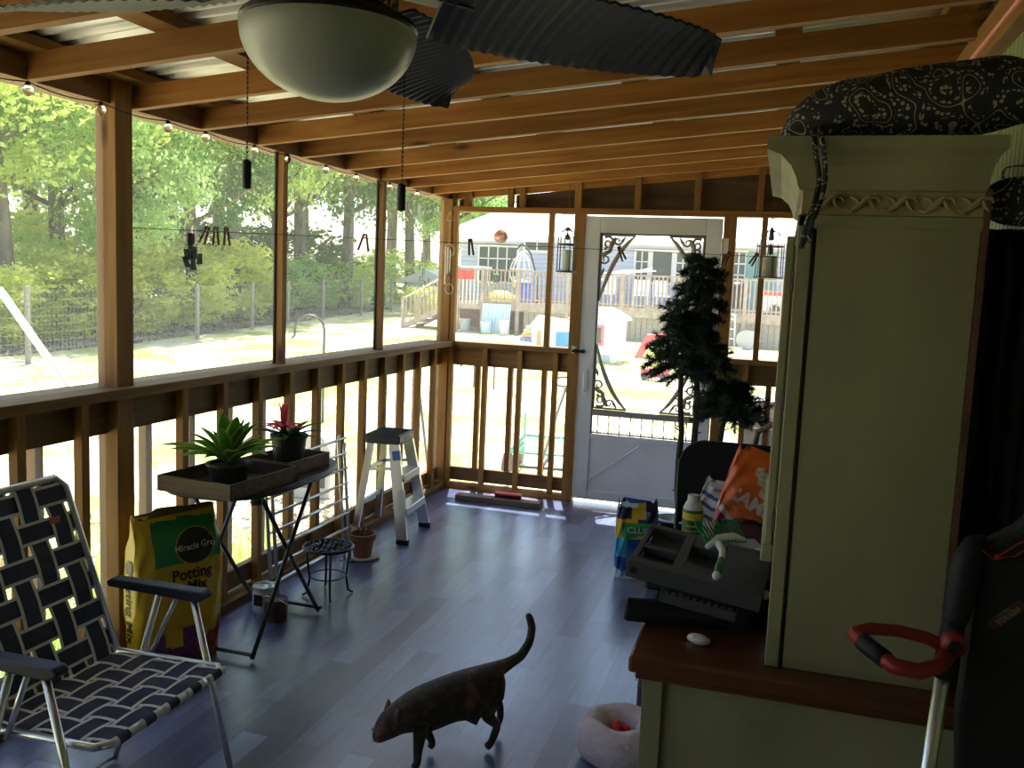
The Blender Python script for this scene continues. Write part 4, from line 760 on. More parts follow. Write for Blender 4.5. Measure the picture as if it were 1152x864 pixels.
# ---- two-step ladder
ld = thing('step_ladder', 'two-step aluminium ladder with a black top cap', 'ladder', (.13, -1.32, 0), math.radians(4))
cap = LB(); cap.box((-.105, -.135, .575), (.115, .135, .635)); cp = cap.build('top_cap', mat('cap_blue_black', (.022, .028, .045), .4), ld, bevel=.012)
g = LB()
for k in range(9): y = -.11+.0275*k; g.box((-.09, y-.006, .635), (.10, y+.006, .638))
g.build('grip_ribs', blk, cp)
g = LB(); g.tube([(.1165, .05*math.cos(a), .605+.016*math.sin(a)) for a in [2*PI*k/24 for k in range(24)]], .0018, 5, closed=True); g.build('oval_badge', mat('badge_silver', (.7, .7, .7), .4), cp); text('WERNER', 'lettering', mat('badge_silver', (1, 1, 1)), cp, .021, (.1168, 0, .605), (PI/2, 0, PI/2))
for sy in (-1, 1):
    y0, y1 = sy*.118, sy*.205
    g = LB(); g.prism([(.02, 0), (.085, 0), (.085, .003), (.02, .003)], .0, (0, 0, 0)) if 0 else None
    g.bar((.075, y0, .60), (.175, y1, .02), .022, .066, (1, 0, 0)); g.build('front_rail', alu, ld); g = LB(); g.bar((-.07, y0*.95, .60), (-.135, y1*.92, .02), .018, .04, (1, 0, 0)); g.build('rear_rail', alu, ld)
    g = LB(); g.box((.14, y1-.016, 0), (.215, y1+.016, .03)); g.build('foot', blk, ld, bevel=.005); g = LB(); g.box((-.16, y1*.92-.014, 0), (-.11, y1*.92+.014, .028)); g.build('foot', blk, ld, bevel=.005)
    LB().bar((.11, sy*.145, .44), (-.09, sy*.14, .42), .004, .02).build('spreader', alu, ld); LB().bar((.145, sy*.17, .20), (.165, sy*.07, .20), .004, .018).build('knee_brace', alu, ld)
for z, hw in ((.20, .168), (.395, .143)):
    x = .075+.1*(1-(z)/.6); LB().box((x-.045, -hw, z), (x+.045, hw, z+.008)).build('step', alu, ld, bevel=.003); g = LB(); g.box((x+.038, -hw, z-.035), (x+.046, hw, z+.002)); g.build('step_lip', mat('alu_dull', (.62, .63, .64), .4, .8), ld)
LB().bar((-.11, -.15, .22), (-.11, .15, .22), .02, .02).build('rear_bar', alu, ld); LB().bar((-.088, -.135, .42), (-.088, .135, .42), .02, .02).build('rear_bar', alu, ld)
g = LB(); g.bar((.098, -.141, .545), (.108, -.149, .49), .0205, .045, (1, 0, 0)); g.build('blue_red_sticker', mat('sticker_blue', (.08, .15, .5), .5), ld)
g = LB(); g.bar((.148, -.180, .32), (.170, -.200, .19), .0205, .045, (1, 0, 0)); g.build('white_sticker', mat('sticker_white', (.66, .66, .66), .5), ld)
# ---- threshold board and red brush by the end rail
b_ = MB(); b_.box((-.31, -.055, 0), (.31, .055, .042)); o = b_.build('floor_board', mat('board_grey_brown', (.16, .12, .10), .8, noise=.3, nscale=12, stretch=(.2, 1, 1)), bevel=.004); o.location = (.535, -.315, 0); o.rotation_euler = (0, 0, .03); tag(o, 'short thick grey-brown board lying before the end railing', 'board')
t_ = thing('scrub_brush', 'red brush lying on the thick board by the railing', 'brush', (.60, -.30, .0425), .02); g = LB(); g.box((-.10, -.03, .018), (.10, .03, .036)); g.build('block', mat('brush_red', (.55, .03, .02), .45), t_, bevel=.01); g = LB()
for i in range(14):
    for j in range(4): g.tube([(-.09+.0138*i, -.022+.0147*j, .02), (-.09+.0138*i, -.024+.016*j, 0)], .0028, 4)
tag(g.build('bristles', mat('bristle_dark', (.08, .02, .02), .8), t_), None, None, None, 'stuff')
# ---- the cat
def skin(name, verts, edges, m, parent, root=0, sub=2):
    """verts: (x, y, z, radius)"""
    me = bpy.data.meshes.new(name); me.from_pydata([v[:3] for v in verts], edges, []); me.materials.append(m)
    o = bpy.data.objects.new(name, me); C.objects.link(o); k = o.modifiers.new('skin', 'SKIN'); k.use_smooth_shade = True
    lay = me.skin_vertices[0].data if me.skin_vertices else None
    if lay is None:
        bpy.context.view_layer.objects.active = o; me.attributes; 
    for i, v in enumerate(verts): me.skin_vertices[0].data[i].radius = (v[3], v[4] if len(v) > 4 else v[3]); me.skin_vertices[0].data[i].use_root = (i == root)
    s_ = o.modifiers.new('sub', 'SUBSURF'); s_.levels = sub; s_.render_levels = sub
    if parent: o.parent = parent
    return o
fur = bpy.data.materials.new('tortoiseshell_fur'); fur.use_nodes = True; t = fur.node_tree; b = t.nodes['Principled BSDF']; L = t.links.new
tc = t.nodes.new('ShaderNodeTexCoord'); n = t.nodes.new('ShaderNodeTexNoise'); n.inputs['Scale'].default_value = 17; n.inputs['Detail'].default_value = 7; n.inputs['Roughness'].default_value = .7; L(tc.outputs['Object'], n.inputs[0])
r = t.nodes.new('ShaderNodeValToRGB'); e = r.color_ramp.elements; e[0].position = .50; e[0].color = (.014, .011, .010, 1); e[1].position = .66; e[1].color = (.13, .06, .028, 1); L(n.outputs[0], r.inputs[0]); L(r.outputs[0], b.inputs['Base Color']); b.inputs['Roughness'].default_value = .8; b.inputs['Sheen Weight'].default_value = .15
n2 = t.nodes.new('ShaderNodeTexNoise'); n2.inputs['Scale'].default_value = 260; L(tc.outputs['Object'], n2.inputs[0]); bp = t.nodes.new('ShaderNodeBump'); bp.inputs['Strength'].default_value = .6; bp.inputs['Distance'].default_value = .004; L(n2.outputs[0], bp.inputs['Height']); L(bp.outputs[0], b.inputs['Normal'])
cat = thing('cat', 'dark tortoiseshell cat walking left with its tail raised', 'cat', (1.42, -3.60, 0), math.atan2(-.77, -.64))
# local frame: +x the way it walks, +y its left, z up
cv = [(-.125, 0, .228, .072, .074), (-.03, 0, .205, .076, .084), (.07, 0, .190, .072, .084), (.145, 0, .188, .062, .074), (.200, 0, .180, .052, .056), (.243, 0, .156, .048, .046), (.272, 0, .130, .026, .024), (.284, 0, .118, .013, .012),
      (-.175, 0, .262, .030, .030), (-.22, .0, .272, .021), (-.262, .005, .290, .018), (-.292, .01, .335, .0155), (-.300, .01, .385, .015), (-.288, .008, .425, .014), (-.280, .006, .440, .010),
      (-.13, .042, .185, .042, .046), (-.095, .048, .135, .028), (-.150, .046, .085, .0155), (-.128, .046, .030, .013), (-.105, .046, .014, .015),
      (-.15, -.042, .190, .040, .044), (-.150, -.046, .140, .026), (-.215, -.046, .110, .0155), (-.222, -.046, .055, .013), (-.210, -.046, .028, .014),
      (.135, .036, .165, .034, .034), (.145, .040, .115, .022), (.150, .040, .060, .015), (.150, .040, .024, .013), (.168, .040, .013, .015),
      (.125, -.036, .165, .034, .034), (.095, -.040, .115, .021), (.065, -.040, .065, .015), (.050, -.040, .030, .013), (.064, -.040, .016, .015)]
ce = [(i, i+1) for i in range(7)] + [(0, 8)] + [(i, i+1) for i in range(8, 14)] + [(0, 15), (15, 16), (16, 17), (17, 18), (18, 19), (0, 20), (20, 21), (21, 22), (22, 23), (23, 24), (3, 25), (25, 26), (26, 27), (27, 28), (28, 29), (3, 30), (30, 31), (31, 32), (32, 33), (33, 34)]
skin('body', cv, ce, fur, cat)
for sy in (-1, 1):
    g = LB(); mt = Euler((sy*-.35, -.25, 0)).to_matrix(); g.lathe([(.019, 0), (.016, .014), (.009, .029), (.0, .040)], (.226, sy*.028, .192), 10, mt, .55, 1); g.build('ear', fur, cat, smooth=True)
    g = LB(); g.sph((.279, sy*.019, .150), .0065, 10, 6); g.build('eye', mat('cat_eye', (.25, .24, .05), .15), cat, smooth=True)
g = LB(); g.sph((.283, 0, .121), .0045, 8, 6, (.7, 1.2, .8)); g.build('nose', mat('cat_nose', (.05, .02, .02), .5), cat, smooth=True); g = LB()
for sy in (-1, 1):
    for k in range(4): g.tube([(.274, sy*.010, .122-.003*k), (.280, sy*.045, .124-.010*k)], .0004, 4)
g.build('whiskers', mat('whisker', (.4, .4, .4), .5), cat)
# ================================================================== the right side
cream = mat('aged_cream_paint', (.27, .248, .135), .6, noise=.22, nscale=4, stretch=(1, 1, .5)); cream2 = mat('cream_carving', (.32, .25, .125), .55, noise=.2, nscale=15); redwood = wood('stained_counter_wood', (.085, .028, .011), (.15, .050, .018), (.04, .015, .006), 0, .35)
bc = thing('base_cabinet', 'low cream cabinet with a stained reddish wood top', 'cabinet', (0, 0, 0))
MB().box((2.125, -4.235, .0), (2.86, -3.22, .68)).build('body', cream, bc)
MB().box((2.118, -4.248, .0), (2.165, -4.2355, .68)).build('corner_stile', cream, bc, bevel=.002); MB().box((2.165, -4.245, .0), (2.86, -4.2355, .05)).build('bottom_rail', cream, bc)
MB().box((2.085, -4.275, .685), (2.875, -3.20, .725)).build('wood_top', redwood, bc, bevel=.008)
MB().box((2.10, -4.255, .665), (2.865, -3.215, .685)).build('moulding', redwood, bc, bevel=.004)
hu = thing('hutch_cabinet', 'tall cream painted hutch with carved frieze and wide crown moulding', 'cabinet', (0, 0, 0))
HX0, HX1, HY0, HY1, HZ0, HZ1 = 2.395, 2.745, -4.20, -3.35, .7255, 1.745
MB().box((HX0, HY0+.022, HZ0), (HX1, HY1, HZ1+.08)).build('body', cream, hu); MB().box((HX0+.031, HY0, HZ0), (HX1, HY0+.022, HZ1+.08)).build('side_panel', cream, hu)
MB().box((HX0-.008, HY0-.005, HZ0), (HX0+.022, HY0+.03, HZ1)).build('corner_stile', cream, hu, bevel=.002)
MB().box((HX0-.008, HY1-.03, HZ0), (HX0-.0, HY1+.0, HZ1)).build('corner_stile', cream, hu)
d_ = MB().box((HX0-.030, HY0+.045, .97), (HX0-.012, HY1-.04, 1.70)).build('door', cream, hu, bevel=.003)
for z in (1.05, 1.33, 1.60): MB().tube([(HX0-.010, HY0+.040, z-.022), (HX0-.010, HY0+.040, z+.022)], .006, 8).build('hinge', mat('dark_hinge', (.06, .04, .03), .5, .6), d_)
g = MB(); g.box((HX0-.036, HY0+.04, .955), (HX0-.008, HY1-.04, .995)); g.build('ledge_block', cream, hu, bevel=.004)
# frieze with a raised leaf scroll, crown above
def ringband(prof, name, m, bevel=0):
    """profile (out, z) swept round the near, left and far sides of the hutch"""
    g = MB(); rows = []
    for o_, z in prof: rows.append([g.b.verts.new(p) for p in ((HX1+o_*.35, HY1+o_, z), (HX0-o_, HY1+o_, z), (HX0-o_, HY0-o_*.5, z), (HX1+o_*.35, HY0-o_*.5, z))])
    for a, b in zip(rows, rows[1:]):
        for j in range(4): g.b.faces.new((a[j], a[(j+1) % 4], b[(j+1) % 4], b[j]))
    g.b.faces.new(rows[0][::-1]); g.b.faces.new(rows[-1]); return g.build(name, m, hu, smooth=False)
ringband([(.001, HZ1-.03), (.010, HZ1-.025), (.010, HZ1-.003), (.001, HZ1)], 'lower_bead', cream)
fz_ = ringband([(.002, HZ1), (.004, HZ1+.001), (.004, HZ1+.048), (.002, HZ1+.049)], 'frieze', cream2)
ringband([(.003, HZ1+.049), (.012, HZ1+.052), (.016, HZ1+.060), (.02, HZ1+.075), (.032, HZ1+.100), (.055, HZ1+.122), (.078, HZ1+.130), (.084, HZ1+.132), (.086, HZ1+.158), (.004, HZ1+.158)], 'crown_moulding', cream)
g = MB(); g.mi = 0
for k in range(5):
    x = HX0 + .012 + k*.072; z = HZ1 + .025; y = HY0 - .0065
    g.tube([(x, y, z-.012), (x+.012, y-.001, z-.017), (x+.030, y-.002, z-.004), (x+.046, y-.002, z+.013), (x+.062, y-.001, z+.012), (x+.068, y, z+.003)], [.002, .0045, .006, .005, .004, .002], 6)
    g.tube([(x+.030, y, z-.004), (x+.020, y-.001, z+.008), (x+.008, y, z+.013)], [.004, .0045, .002], 6); g.tube([(x+.046, y, z+.010), (x+.052, y-.001, z-.004), (x+.060, y, z-.014)], [.004, .0045, .002], 6)
    g.sph((x+.036, y, z+.004), .007, 8, 5, (1, .5, 1))
    for q in range(5): a = q*1.26; g.sph((x+.036+.008*math.cos(a), y, z+.004+.008*math.sin(a)), .0035, 6, 4, (1, .6, 1))
g.build('leaf_scroll', cream2, fz_)
# dark things between the hutch and the wall
dm = mat('dark_backing_wood', (.10, .045, .02), .7, noise=.3, nscale=10)
g = MB(); g.box((HX1+.002, HY0-.008, .74), (HX1+.014, HY1, 1.80)); g.build('back_panel', dm, hu)
drape = mat('black_cloth', (.012, .012, .013), .9, noise=.3, nscale=8)
g = MB()
def dr(u, v):
    x = HX1+.022 + (.168)*u; z = .02 + 1.71*v; return Vector((x - .004, -4.11 + .018*math.sin(u*26+v*2)*(1-.4*v) + .02*math.sin(v*6) + .05*(1-u), z))
g.grid(dr, 60, 30)
def dr2(u, v):
    p = dr(u, v); return Vector((p.x, p.y + .16, p.z))
g.grid(dr2, 60, 30); tag(g.build('garment_bag', drape, smooth=True, solid=.003), 'long black cloth garment bag hanging between hutch and wall', 'garment bag')
# ---- paisley cloth bags
def paisley():
    m = bpy.data.materials.new('paisley_cloth'); m.use_nodes = True; t = m.node_tree; b = t.nodes['Principled BSDF']; L = t.links.new
    tc = t.nodes.new('ShaderNodeTexCoord'); n = t.nodes.new('ShaderNodeTexNoise'); n.inputs['Scale'].default_value = 17; n.inputs['Detail'].default_value = 0; L(tc.outputs['Object'], n.inputs[0])
    v = t.nodes.new('ShaderNodeTexVoronoi'); v.inputs['Scale'].default_value = 105; v.inputs['Randomness'].default_value = .55; L(tc.outputs['Object'], v.inputs['Vector'])
    def M(op, a, b_=None, c=None):
        q = t.nodes.new('ShaderNodeMath'); q.operation = op; q.use_clamp = False
        for i, z in enumerate((a, b_, c)):
            if z is None: continue
            if isinstance(z, (int, float)): q.inputs[i].default_value = z
            else: L(z, q.inputs[i])
        return q.outputs[0]
    band = M('LESS_THAN', M('ABSOLUTE', M('SUBTRACT', M('FRACT', M('MULTIPLY', n.outputs[0], 5.0)), .5)), .17)
    dot = M('LESS_THAN', v.outputs['Distance'], .44); chain = M('MULTIPLY', band, dot)
    core = M('LESS_THAN', M('ABSOLUTE', M('SUBTRACT', M('FRACT', M('MULTIPLY', n.outputs[0], 5.0)), .98)), .055); solid_ = M('MULTIPLY', core, M('GREATER_THAN', n.outputs[0], .52))
    a = M('MAXIMUM', chain, solid_); mx = t.nodes.new('ShaderNodeMix'); mx.data_type = 'RGBA'; mx.inputs[6].default_value = (.014, .014, .018, 1); mx.inputs[7].default_value = (.30, .29, .19, 1); L(a, mx.inputs[0]); L(mx.outputs[2], b.inputs['Base Color']); b.inputs['Roughness'].default_value = .85; return m
pz = paisley()
pbg = thing('paisley_bag', 'long black and cream paisley cloth bag lying on top of the hutch', 'bag', (2.60, -4.12, HZ1+.1585), math.radians(-5))
g = LB(); Lb = .27; rows = []
for i in range(29):
    s_ = -1 + 2*i/28; x = s_*Lb + .0; hgt = .066*(1-abs(s_)**3.2)**.6*(1+.18*s_) + .012; lift = .0 + (.05*max(0, s_-.1)**1.3); row = []
    for k in range(20):
        a = 2*PI*k/20; zz = hgt*(1+math.sin(a)) ; zz = zz if math.sin(a) > 0 else hgt*(1+math.sin(a)*1.0)
        row.append(g.b.verts.new((x, .085*(1-abs(s_)**4)**.5*math.cos(a)+.004*math.sin(x*40+a*3)+.0, zz*1.0 + lift + .004*math.sin(x*33+a*4)+.004)))
    rows.append(row)
for a, b in zip(rows, rows[1:]):
    for k in range(20): g.b.faces.new((a[k], a[(k+1)%20], b[(k+1)%20], b[k]))
g.b.faces.new(rows[0][::-1]); g.b.faces.new(rows[-1]); g.build('bag_body', pz, pbg, smooth=True, subd=1)
g = LB()
def ribbon(pts, w, m, name, parent, wd=(1, 0, 0), sol=.0012):
    g = LB(); W_ = Vector(wd)*w/2; pr = None
    P_ = [Vector(p) for p in pts]
    fine = []
    for i in range(len(P_)-1):
        for q in range(6): fine.append(P_[i].lerp(P_[i+1], q/6))
    fine.append(P_[-1])
    for _ in range(3): fine = [fine[0]] + [(fine[i-1]+fine[i]*2+fine[i+1])/4 for i in range(1, len(fine)-1)] + [fine[-1]]
    for i, p in enumerate(fine):
        tw = .35*math.sin(i*.35); w_ = Vector((W_.x*math.cos(tw), W_.x*math.sin(tw), 0)) if W_.x else W_
        A = g.b.verts.new(p-w_); B = g.b.verts.new(p+w_)
        if pr: g.b.faces.new((pr[0], pr[1], B, A))
        pr = (A, B)
    return g.build(name, m, parent, smooth=True, solid=sol)
ribbon([(-.19, -.05, .035), (-.186, -.135, .010), (-.180, -.155, -.03), (-.166, -.15, -.09), (-.172, -.148, -.14), (-.188, -.146, -.19), (-.192, -.146, -.235)], .011, pz, 'tie_strap', pbg)
ribbon([(-.18, -.05, .04), (-.174, -.140, .010), (-.163, -.158, -.03), (-.154, -.153, -.09), (-.162, -.15, -.14), (-.178, -.149, -.19), (-.180, -.149, -.225)], .011, pz, 'tie_strap', pbg)
pb2 = thing('paisley_bag', 'smaller black and cream paisley bag with a loop, hanging right of the hutch', 'bag', (2.84, -4.145, 1.735))
g = LB(); g.lathe([(0, -.005), (.06, 0), (.085, .02), (.092, .05), (.085, .08), (.05, .098), (0, .10)], (0, 0, 0), 24, None, 1.0, .34); g.build('bag_body', pz, pb2, smooth=True, subd=1)
ribbon([(-.055, -.01, .08), (-.058, -.015, .115), (-.02, -.02, .120), (.02, -.015, .098), (.04, -.01, .08)], .010, pz, 'loop_handle', pb2, (0, 1, 0), .002)
# ---- string trimmer leaning in the near corner
rd = mat('tool_red', (.24, .012, .011), .4); tblk = mat('tool_black', (.010, .011, .014), .6, spec=.25)
tr = thing('string_trimmer', 'black and red string trimmer with a silver shaft, leaning by the hutch', 'trimmer', (0, 0, 0))
MB().tube([(2.66, -4.50, .02), (2.702, -4.50, .895)], .0135, 14).build('shaft', mat('aluminium', (1, 1, 1)), tr, smooth=True)
MB().tube([(2.702, -4.50, .88), (2.706, -4.50, .93), (2.712, -4.50, 1.0)], [.020, .021, .020], 16).build('shaft_grip', tblk, tr, smooth=True)
g = MB(); g.tube([(2.712, -4.50, .985), (2.713, -4.50, 1.0), (2.718, -4.498, 1.06), (2.724, -4.495, 1.105), (2.735, -4.49, 1.135), (2.75, -4.48, 1.145)], [.020, .024, .0265, .026, .020, .008], 18); g.build('motor_housing', tblk, tr, smooth=True)
g = MB(); g.prism([(2.735, .80), (2.76, .50), (2.90, .50), (2.925, .86), (2.925, 1.22), (2.86, 1.24), (2.80, 1.17), (2.745, 1.13)], .05, (0, -4.44, 0)); g.build('battery_body', mat('tool_black_dull', (.005, .005, .006), .7), tr, bevel=.012)
g = MB(); g.tube([(2.537, -4.53, .948), (2.565, -4.575, .940), (2.600, -4.620, .932), (2.640, -4.618, .928), (2.68, -4.58, .930), (2.70, -4.53, .935)], [.013, .014, .015, .015, .014, .016], 12); g.tube([(2.537, -4.53, .948), (2.57, -4.505, .953), (2.62, -4.49, .951), (2.67, -4.49, .945), (2.70, -4.505, .938)], [.013, .012, .012, .012, .013], 12); g.build('d_handle', rd, tr, smooth=True)
MB().tube([(2.552, -4.554, .9435), (2.588, -4.605, .935)], .0165, 14).build('handle_grip', tblk, tr, smooth=True)
g = MB(); g.lathe([(0, -.02), (.020, -.018), (.022, 0), (.020, .018), (0, .02)], (2.708, -4.525, .955), 18, Euler((PI/2, 0, 0)).to_matrix()); kb = g.build('clamp_knob', rd, tr, smooth=True)
g = MB(); g.lathe([(0, -.003), (.012, -.002), (.012, .002), (0, .003)], (2.708, -4.547, .955), 14, Euler((PI/2, 0, 0)).to_matrix()); g.build('knob_cap', tblk, kb)
g = MB(); g.tube([(2.742, -4.512, 1.130), (2.762, -4.512, 1.115), (2.80, -4.512, 1.150), (2.83, -4.512, 1.165)], .0018, 5); g.tube([(2.765, -4.512, 1.118), (2.795, -4.512, 1.125), (2.82, -4.512, 1.148)], .0014, 5); g.sph((2.768, -4.51, 1.120), .006, 8, 6); g.build('red_trim', rd, tr)
lb_ = MB(); lb_.bar((2.772, -4.4915, .985), (2.822, -4.4915, 1.035), .0025, .021, (0, 0, 1)); lo = lb_.build('logo_plate', mat('logo_red', (.07, .01, .01), .4), tr)
text('HYPER', 'lettering', mat('logo_grey', (.16, .15, .15)), tr, .009, (2.792, -4.4935, 1.014), (PI/2, -PI/4, 0)); text('TOUGH', 'lettering', mat('logo_grey', (.16, .15, .15)), tr, .013, (2.800, -4.4935, 1.008), (PI/2, -PI/4, 0), bold=.0006)
# ---- heap on the wood top
ty = mat('charcoal_plastic', (.055, .055, .066), .55, spec=.3); 
t_ = thing('rolled_mat', 'black rolled foam tube lying on the wood top', 'mat', (2.16, -4.035, .725+.031), math.radians(10)); g = LB(); mt = Euler((0, PI/2, 0)).to_matrix()
g.lathe([(.010, -.125), (.026, -.125), (.031, -.118), (.031, .12), (.026, .125), (.01, .125), (.01, -.12)], (0, 0, 0), 24, mt); g.build('roll', blk, t_, smooth=False)
t_ = thing('power_tool_case', 'black hard tool case under the grey tray', 'case', (2.225, -3.94, .79), 0); LB().box((-.15, -.055, 0), (.15, .10, .032)).build('case_lower', blk, t_, bevel=.01); LB().box((-.15, -.055, .034), (.15, .10, .062)).build('case_lid', blk, t_, bevel=.012)
LB().box((-.12, -.09, -.065), (.12, .10, -.001)).build('case_foot', blk, t_, bevel=.008)
ct = thing('tool_tray', 'charcoal plastic tool tray with square openings, tilted on the case', 'tray', (2.215, -3.965, .862), 0, rot=(math.radians(8), math.radians(7), math.radians(-3)))
g = LB()   # open lattice top built of bars
for a, b in (((-.165, -.16, 0), (.165, -.125, .045)), ((-.165, .10, 0), (.165, .125, .03)), ((-.165, -.125, .008), (-.150, .10, .030)), ((-.06, -.125, .005), (-.035, .10, .034)), ((-.150, -.03, .01), (-.06, -.005, .030)), ((.05, -.125, .005), (.165, .10, .030)), ((-.035, -.125, .005), (.05, -.06, .032)), ((-.035, .04, .005), (.05, .10, .032)), ((-.150, -.125, .0), (.05, .10, .006))): g.box(a, b)
g.build('tray_body', ty, ct, bevel=.004)
g = LB(); g.lathe([(0, -.003), (.008, -.003), (.009, 0), (.008, .003), (0, .003)], (-.145, -.161, .022), 14, Euler((PI/2, 0, 0)).to_matrix()); g.build('rivet', blk, ct)
g = LB(); g.box((-.07, -.175, -.034), (.115, -.15, -.008)); cmb = g.build('comb_rack', ty, ct, bevel=.002)
g = LB()
for k in range(10): g.box((-.060+.017*k, -.173, -.008), (-.050+.017*k, -.153, -.002))
g.build('comb_teeth', ty, cmb)
sb = thing('dish_brush', 'green and white scrub brush lying across the tool tray', 'brush', (2.255, -3.99, .905), math.radians(8)); bw_ = mat('brush_white', (.62, .63, .58), .4); bg_ = mat('brush_green', (.01, .22, .07), .6)
g = LB(); g.tube([(.07, .03, .036), (.04, .035, .042), (.0, .02, .037), (-.028, -.01, .022)], [.006, .012, .012, .007], 10); g.build('brush_head', bw_, sb, smooth=True)
g = LB(); g.tube([(.0, .0, .032), (.008, -.04, .024), (.004, -.07, .012)], [.010, .008, .008], 10); g.build('neck', bw_, sb, smooth=True)
g = LB(); g.tube([(.004, -.07, .012), (-.004, -.10, .0), (-.010, -.128, -.010)], [.008, .010, .008], 10); g.build('grip', mat('grip_green', (.015, .14, .07), .4), sb, smooth=True); g = LB(); g.sph((-.011, -.132, -.011), .0105, 12, 8, (1, .8, 1.1)); g.build('end_cap', bw_, sb, smooth=True)
g = LB(); rnd = random.Random(2)
for i in range(13):
    for j in range(3): x = -.03+.0085*i; y = -.006+.012*j+.003*i; g.tube([(x, y, .03), (x-.022-.002*(6-i)*.3, y+.022, .062+.002*rnd.random()), (x-.03, y+.032, .075)], .0022, 4)
tag(g.build('bristles', bg_, sb), None, None, None, 'stuff')
g = LB(); g.sph((0, 0, .009), .026, 16, 8, (1.15, .7, .52)); g.tube([(-.02, -.012, .012), (-.004, -.016, .016), (.012, -.013, .013)], .0016, 5); sh_ = g.build('seashell', mat('shell_white', (.60, .56, .50), .5, noise=.15, nscale=60), smooth=True, loc=(2.232, -4.135, .7262)); sh_.rotation_euler = (0, 0, -.3); tag(sh_, 'small white seashell lying on the wood top', 'shell')
# papers, bowls and odd packets beside the hutch front
t_ = thing('magazine_stack', 'grey papers and a blue-white packet between tray and hutch', 'papers', (2.33, -3.62, .7255), .3)
for k, (c, nm) in enumerate((((.07, .06, .055), 'carton'), ((.13, .12, .11), 'folder'))): LB().box((-.10+.01*k, -.12+.015*k, .0+.05*k), (.045, .12, .048+.05*k)).build(nm, mat('paper%d' % k, c, .7), t_)
g = LB(); g.tube([(-.05, -.07, .103), (.0, -.08, .125), (.03, -.06, .105)], .004, 6); g.build('white_cord', wh_p, t_)
g = LB(); g.lathe([(.0, 0), (.05, .0), (.062, .05), (.058, .05), (.045, .006), (0, .006)], (0, 0, 0), 20); o = g.build('orange_bowl', mat('orange_brown', (.32, .10, .03), .5), loc=(2.335, -3.86, .7255)); tag(o, 'small orange-brown bowl close to the hutch front', 'bowl')
# ---- black folding chair with bags and can on it
fc = thing('folding_chair', 'black plastic-backed chair heaped with bags behind the tool tray', 'chair', (2.22, -2.33, 0))
def rrect(w, h0, h1, r, n=8, bow=0):
    P_ = [(-w, h0), (w, h0)]
    for cx, s in ((w-r, 0), (-w+r, 1)):
        for k in range(n+1): a = PI/2*k/n + s*PI/2; P_.append((cx + r*math.cos(a), h1-r+r*math.sin(a)))
    return P_
g = LB(); g.prism(rrect(.25, .52, .905, .12), .022, (0, .11, 0)); g.build('backrest', mat('chair_black', (.010, .010, .012), .6, spec=.2), fc, bevel=.006)
g = LB(); g.prism([(-.23, -.30), (.23, -.30), (.23, .10), (-.23, .10)], .03, (0, 0, .43), (1, 0, 0), (0, 1, 0)); g.build('seat', mat('chair_black', (0, 0, 0)), fc, bevel=.012)
for sx in (-1, 1):
    LB().tube([(sx*.245, .115, .80), (sx*.24, .08, .46), (sx*.24, -.26, .012)], .011, 8).build('leg', blackm, fc, smooth=True); LB().tube([(sx*.22, -.20, .43), (sx*.22, .16, .012)], .011, 8).build('leg', blackm, fc, smooth=True)
om = mat('bag_orange', (.72, .12, .015), .4); mgm = mat('bag_magenta', (.50, .03, .09), .4); wm_ = mat('bag_white', (.60, .58, .56), .4)
def iam(x, y, z):
    d = z + .26*x
    if y < .0:
        if d < .155 and d > .09 and x < .9: return 2
        if d <= .09 and x < .5: return 1
    return 0
B2, fr2, sd2 = bag('cat_food_bag', 'orange and pink bag of cat food leaning on the black chair', 'bag', (2.275, -2.40, .475), math.radians(2), .31, .10, .42, [om, mgm, wm_], iam, seed=3, pinch=.72, rx=math.radians(-5), lean=math.radians(14))
text('IAMS', 'lettering', wh_p, B2, .080, (0,0,0), (0,0,0), fit=onfront(fr2, -.018, .205, -.24), bold=.003); text('PROACTIVE HEALTH', 'lettering', mat('print_gold', (.75, .45, .08), .4), B2, .027, (0,0,0), (0,0,0), fit=onfront(fr2, -.02, .15, -.25), bold=.0006)
text('INDOOR WEIGHT', 'lettering', mat('print_maroon', (.12, .02, .05), .4), B2, .013, (0,0,0), (0,0,0), fit=onfront(fr2, -.03, .072, -.25))
g = LB()
for (cx, cz, rx_, rz_) in ((.02, .315, .055, .038), (-.028, .34, .02, .022), (.06, .345, .018, .02), (.03, .262, .040, .030)):
    c = g.b.verts.new(fr2(cx, cz, .004)); R_ = [g.b.verts.new(fr2(cx+rx_*math.cos(2*PI*k/20)*(1+.12*math.sin(k*2.3)), cz+rz_*math.sin(2*PI*k/20)*(1+.12*math.cos(k*1.7)), .003)) for k in range(20)]
    for k in range(20): g.b.faces.new((R_[k], R_[(k+1)%20], c))
g.build('cat_picture', mat('pale_fur_print', (.52, .44, .34), .5, noise=.4, nscale=60), B2)
bm_, wm2 = mat('pack_blue', (.04, .09, .28), .4), mat('pack_white', (.55, .58, .62), .4)
B3, fr3, _ = bag('striped_packet', 'white and blue striped packet tucked left of the orange bag', 'packet', (2.12, -2.29, .462), math.radians(-4), .17, .05, .27, [wm2, bm_], lambda x, y, z: 1 if (z*6+x*.5) % 1.0 < .38 and z < .8 else 0, seed=5, rx=math.radians(-6), lean=math.radians(12))
B4, fr4, _ = bag('dark_snack_bag', 'dark maroon printed bag slumped in front of the orange bag', 'bag', (2.29, -2.545, .462), math.radians(-4), .26, .09, .16, [mat('maroon_foil', (.06, .018, .022), .35), blk], lambda x, y, z: 0, seed=7, pinch=.6)
text('BLUE\nenergy', 'lettering', mat('print_pinkish', (.45, .22, .22), .5), B4, .030, (0,0,0), (0,0,0), fit=onfront(fr4, -.03, .075))
sc_c = thing('spray_can', 'tall spray can with green label and yellow band', 'can', (2.075, -2.56, .461))
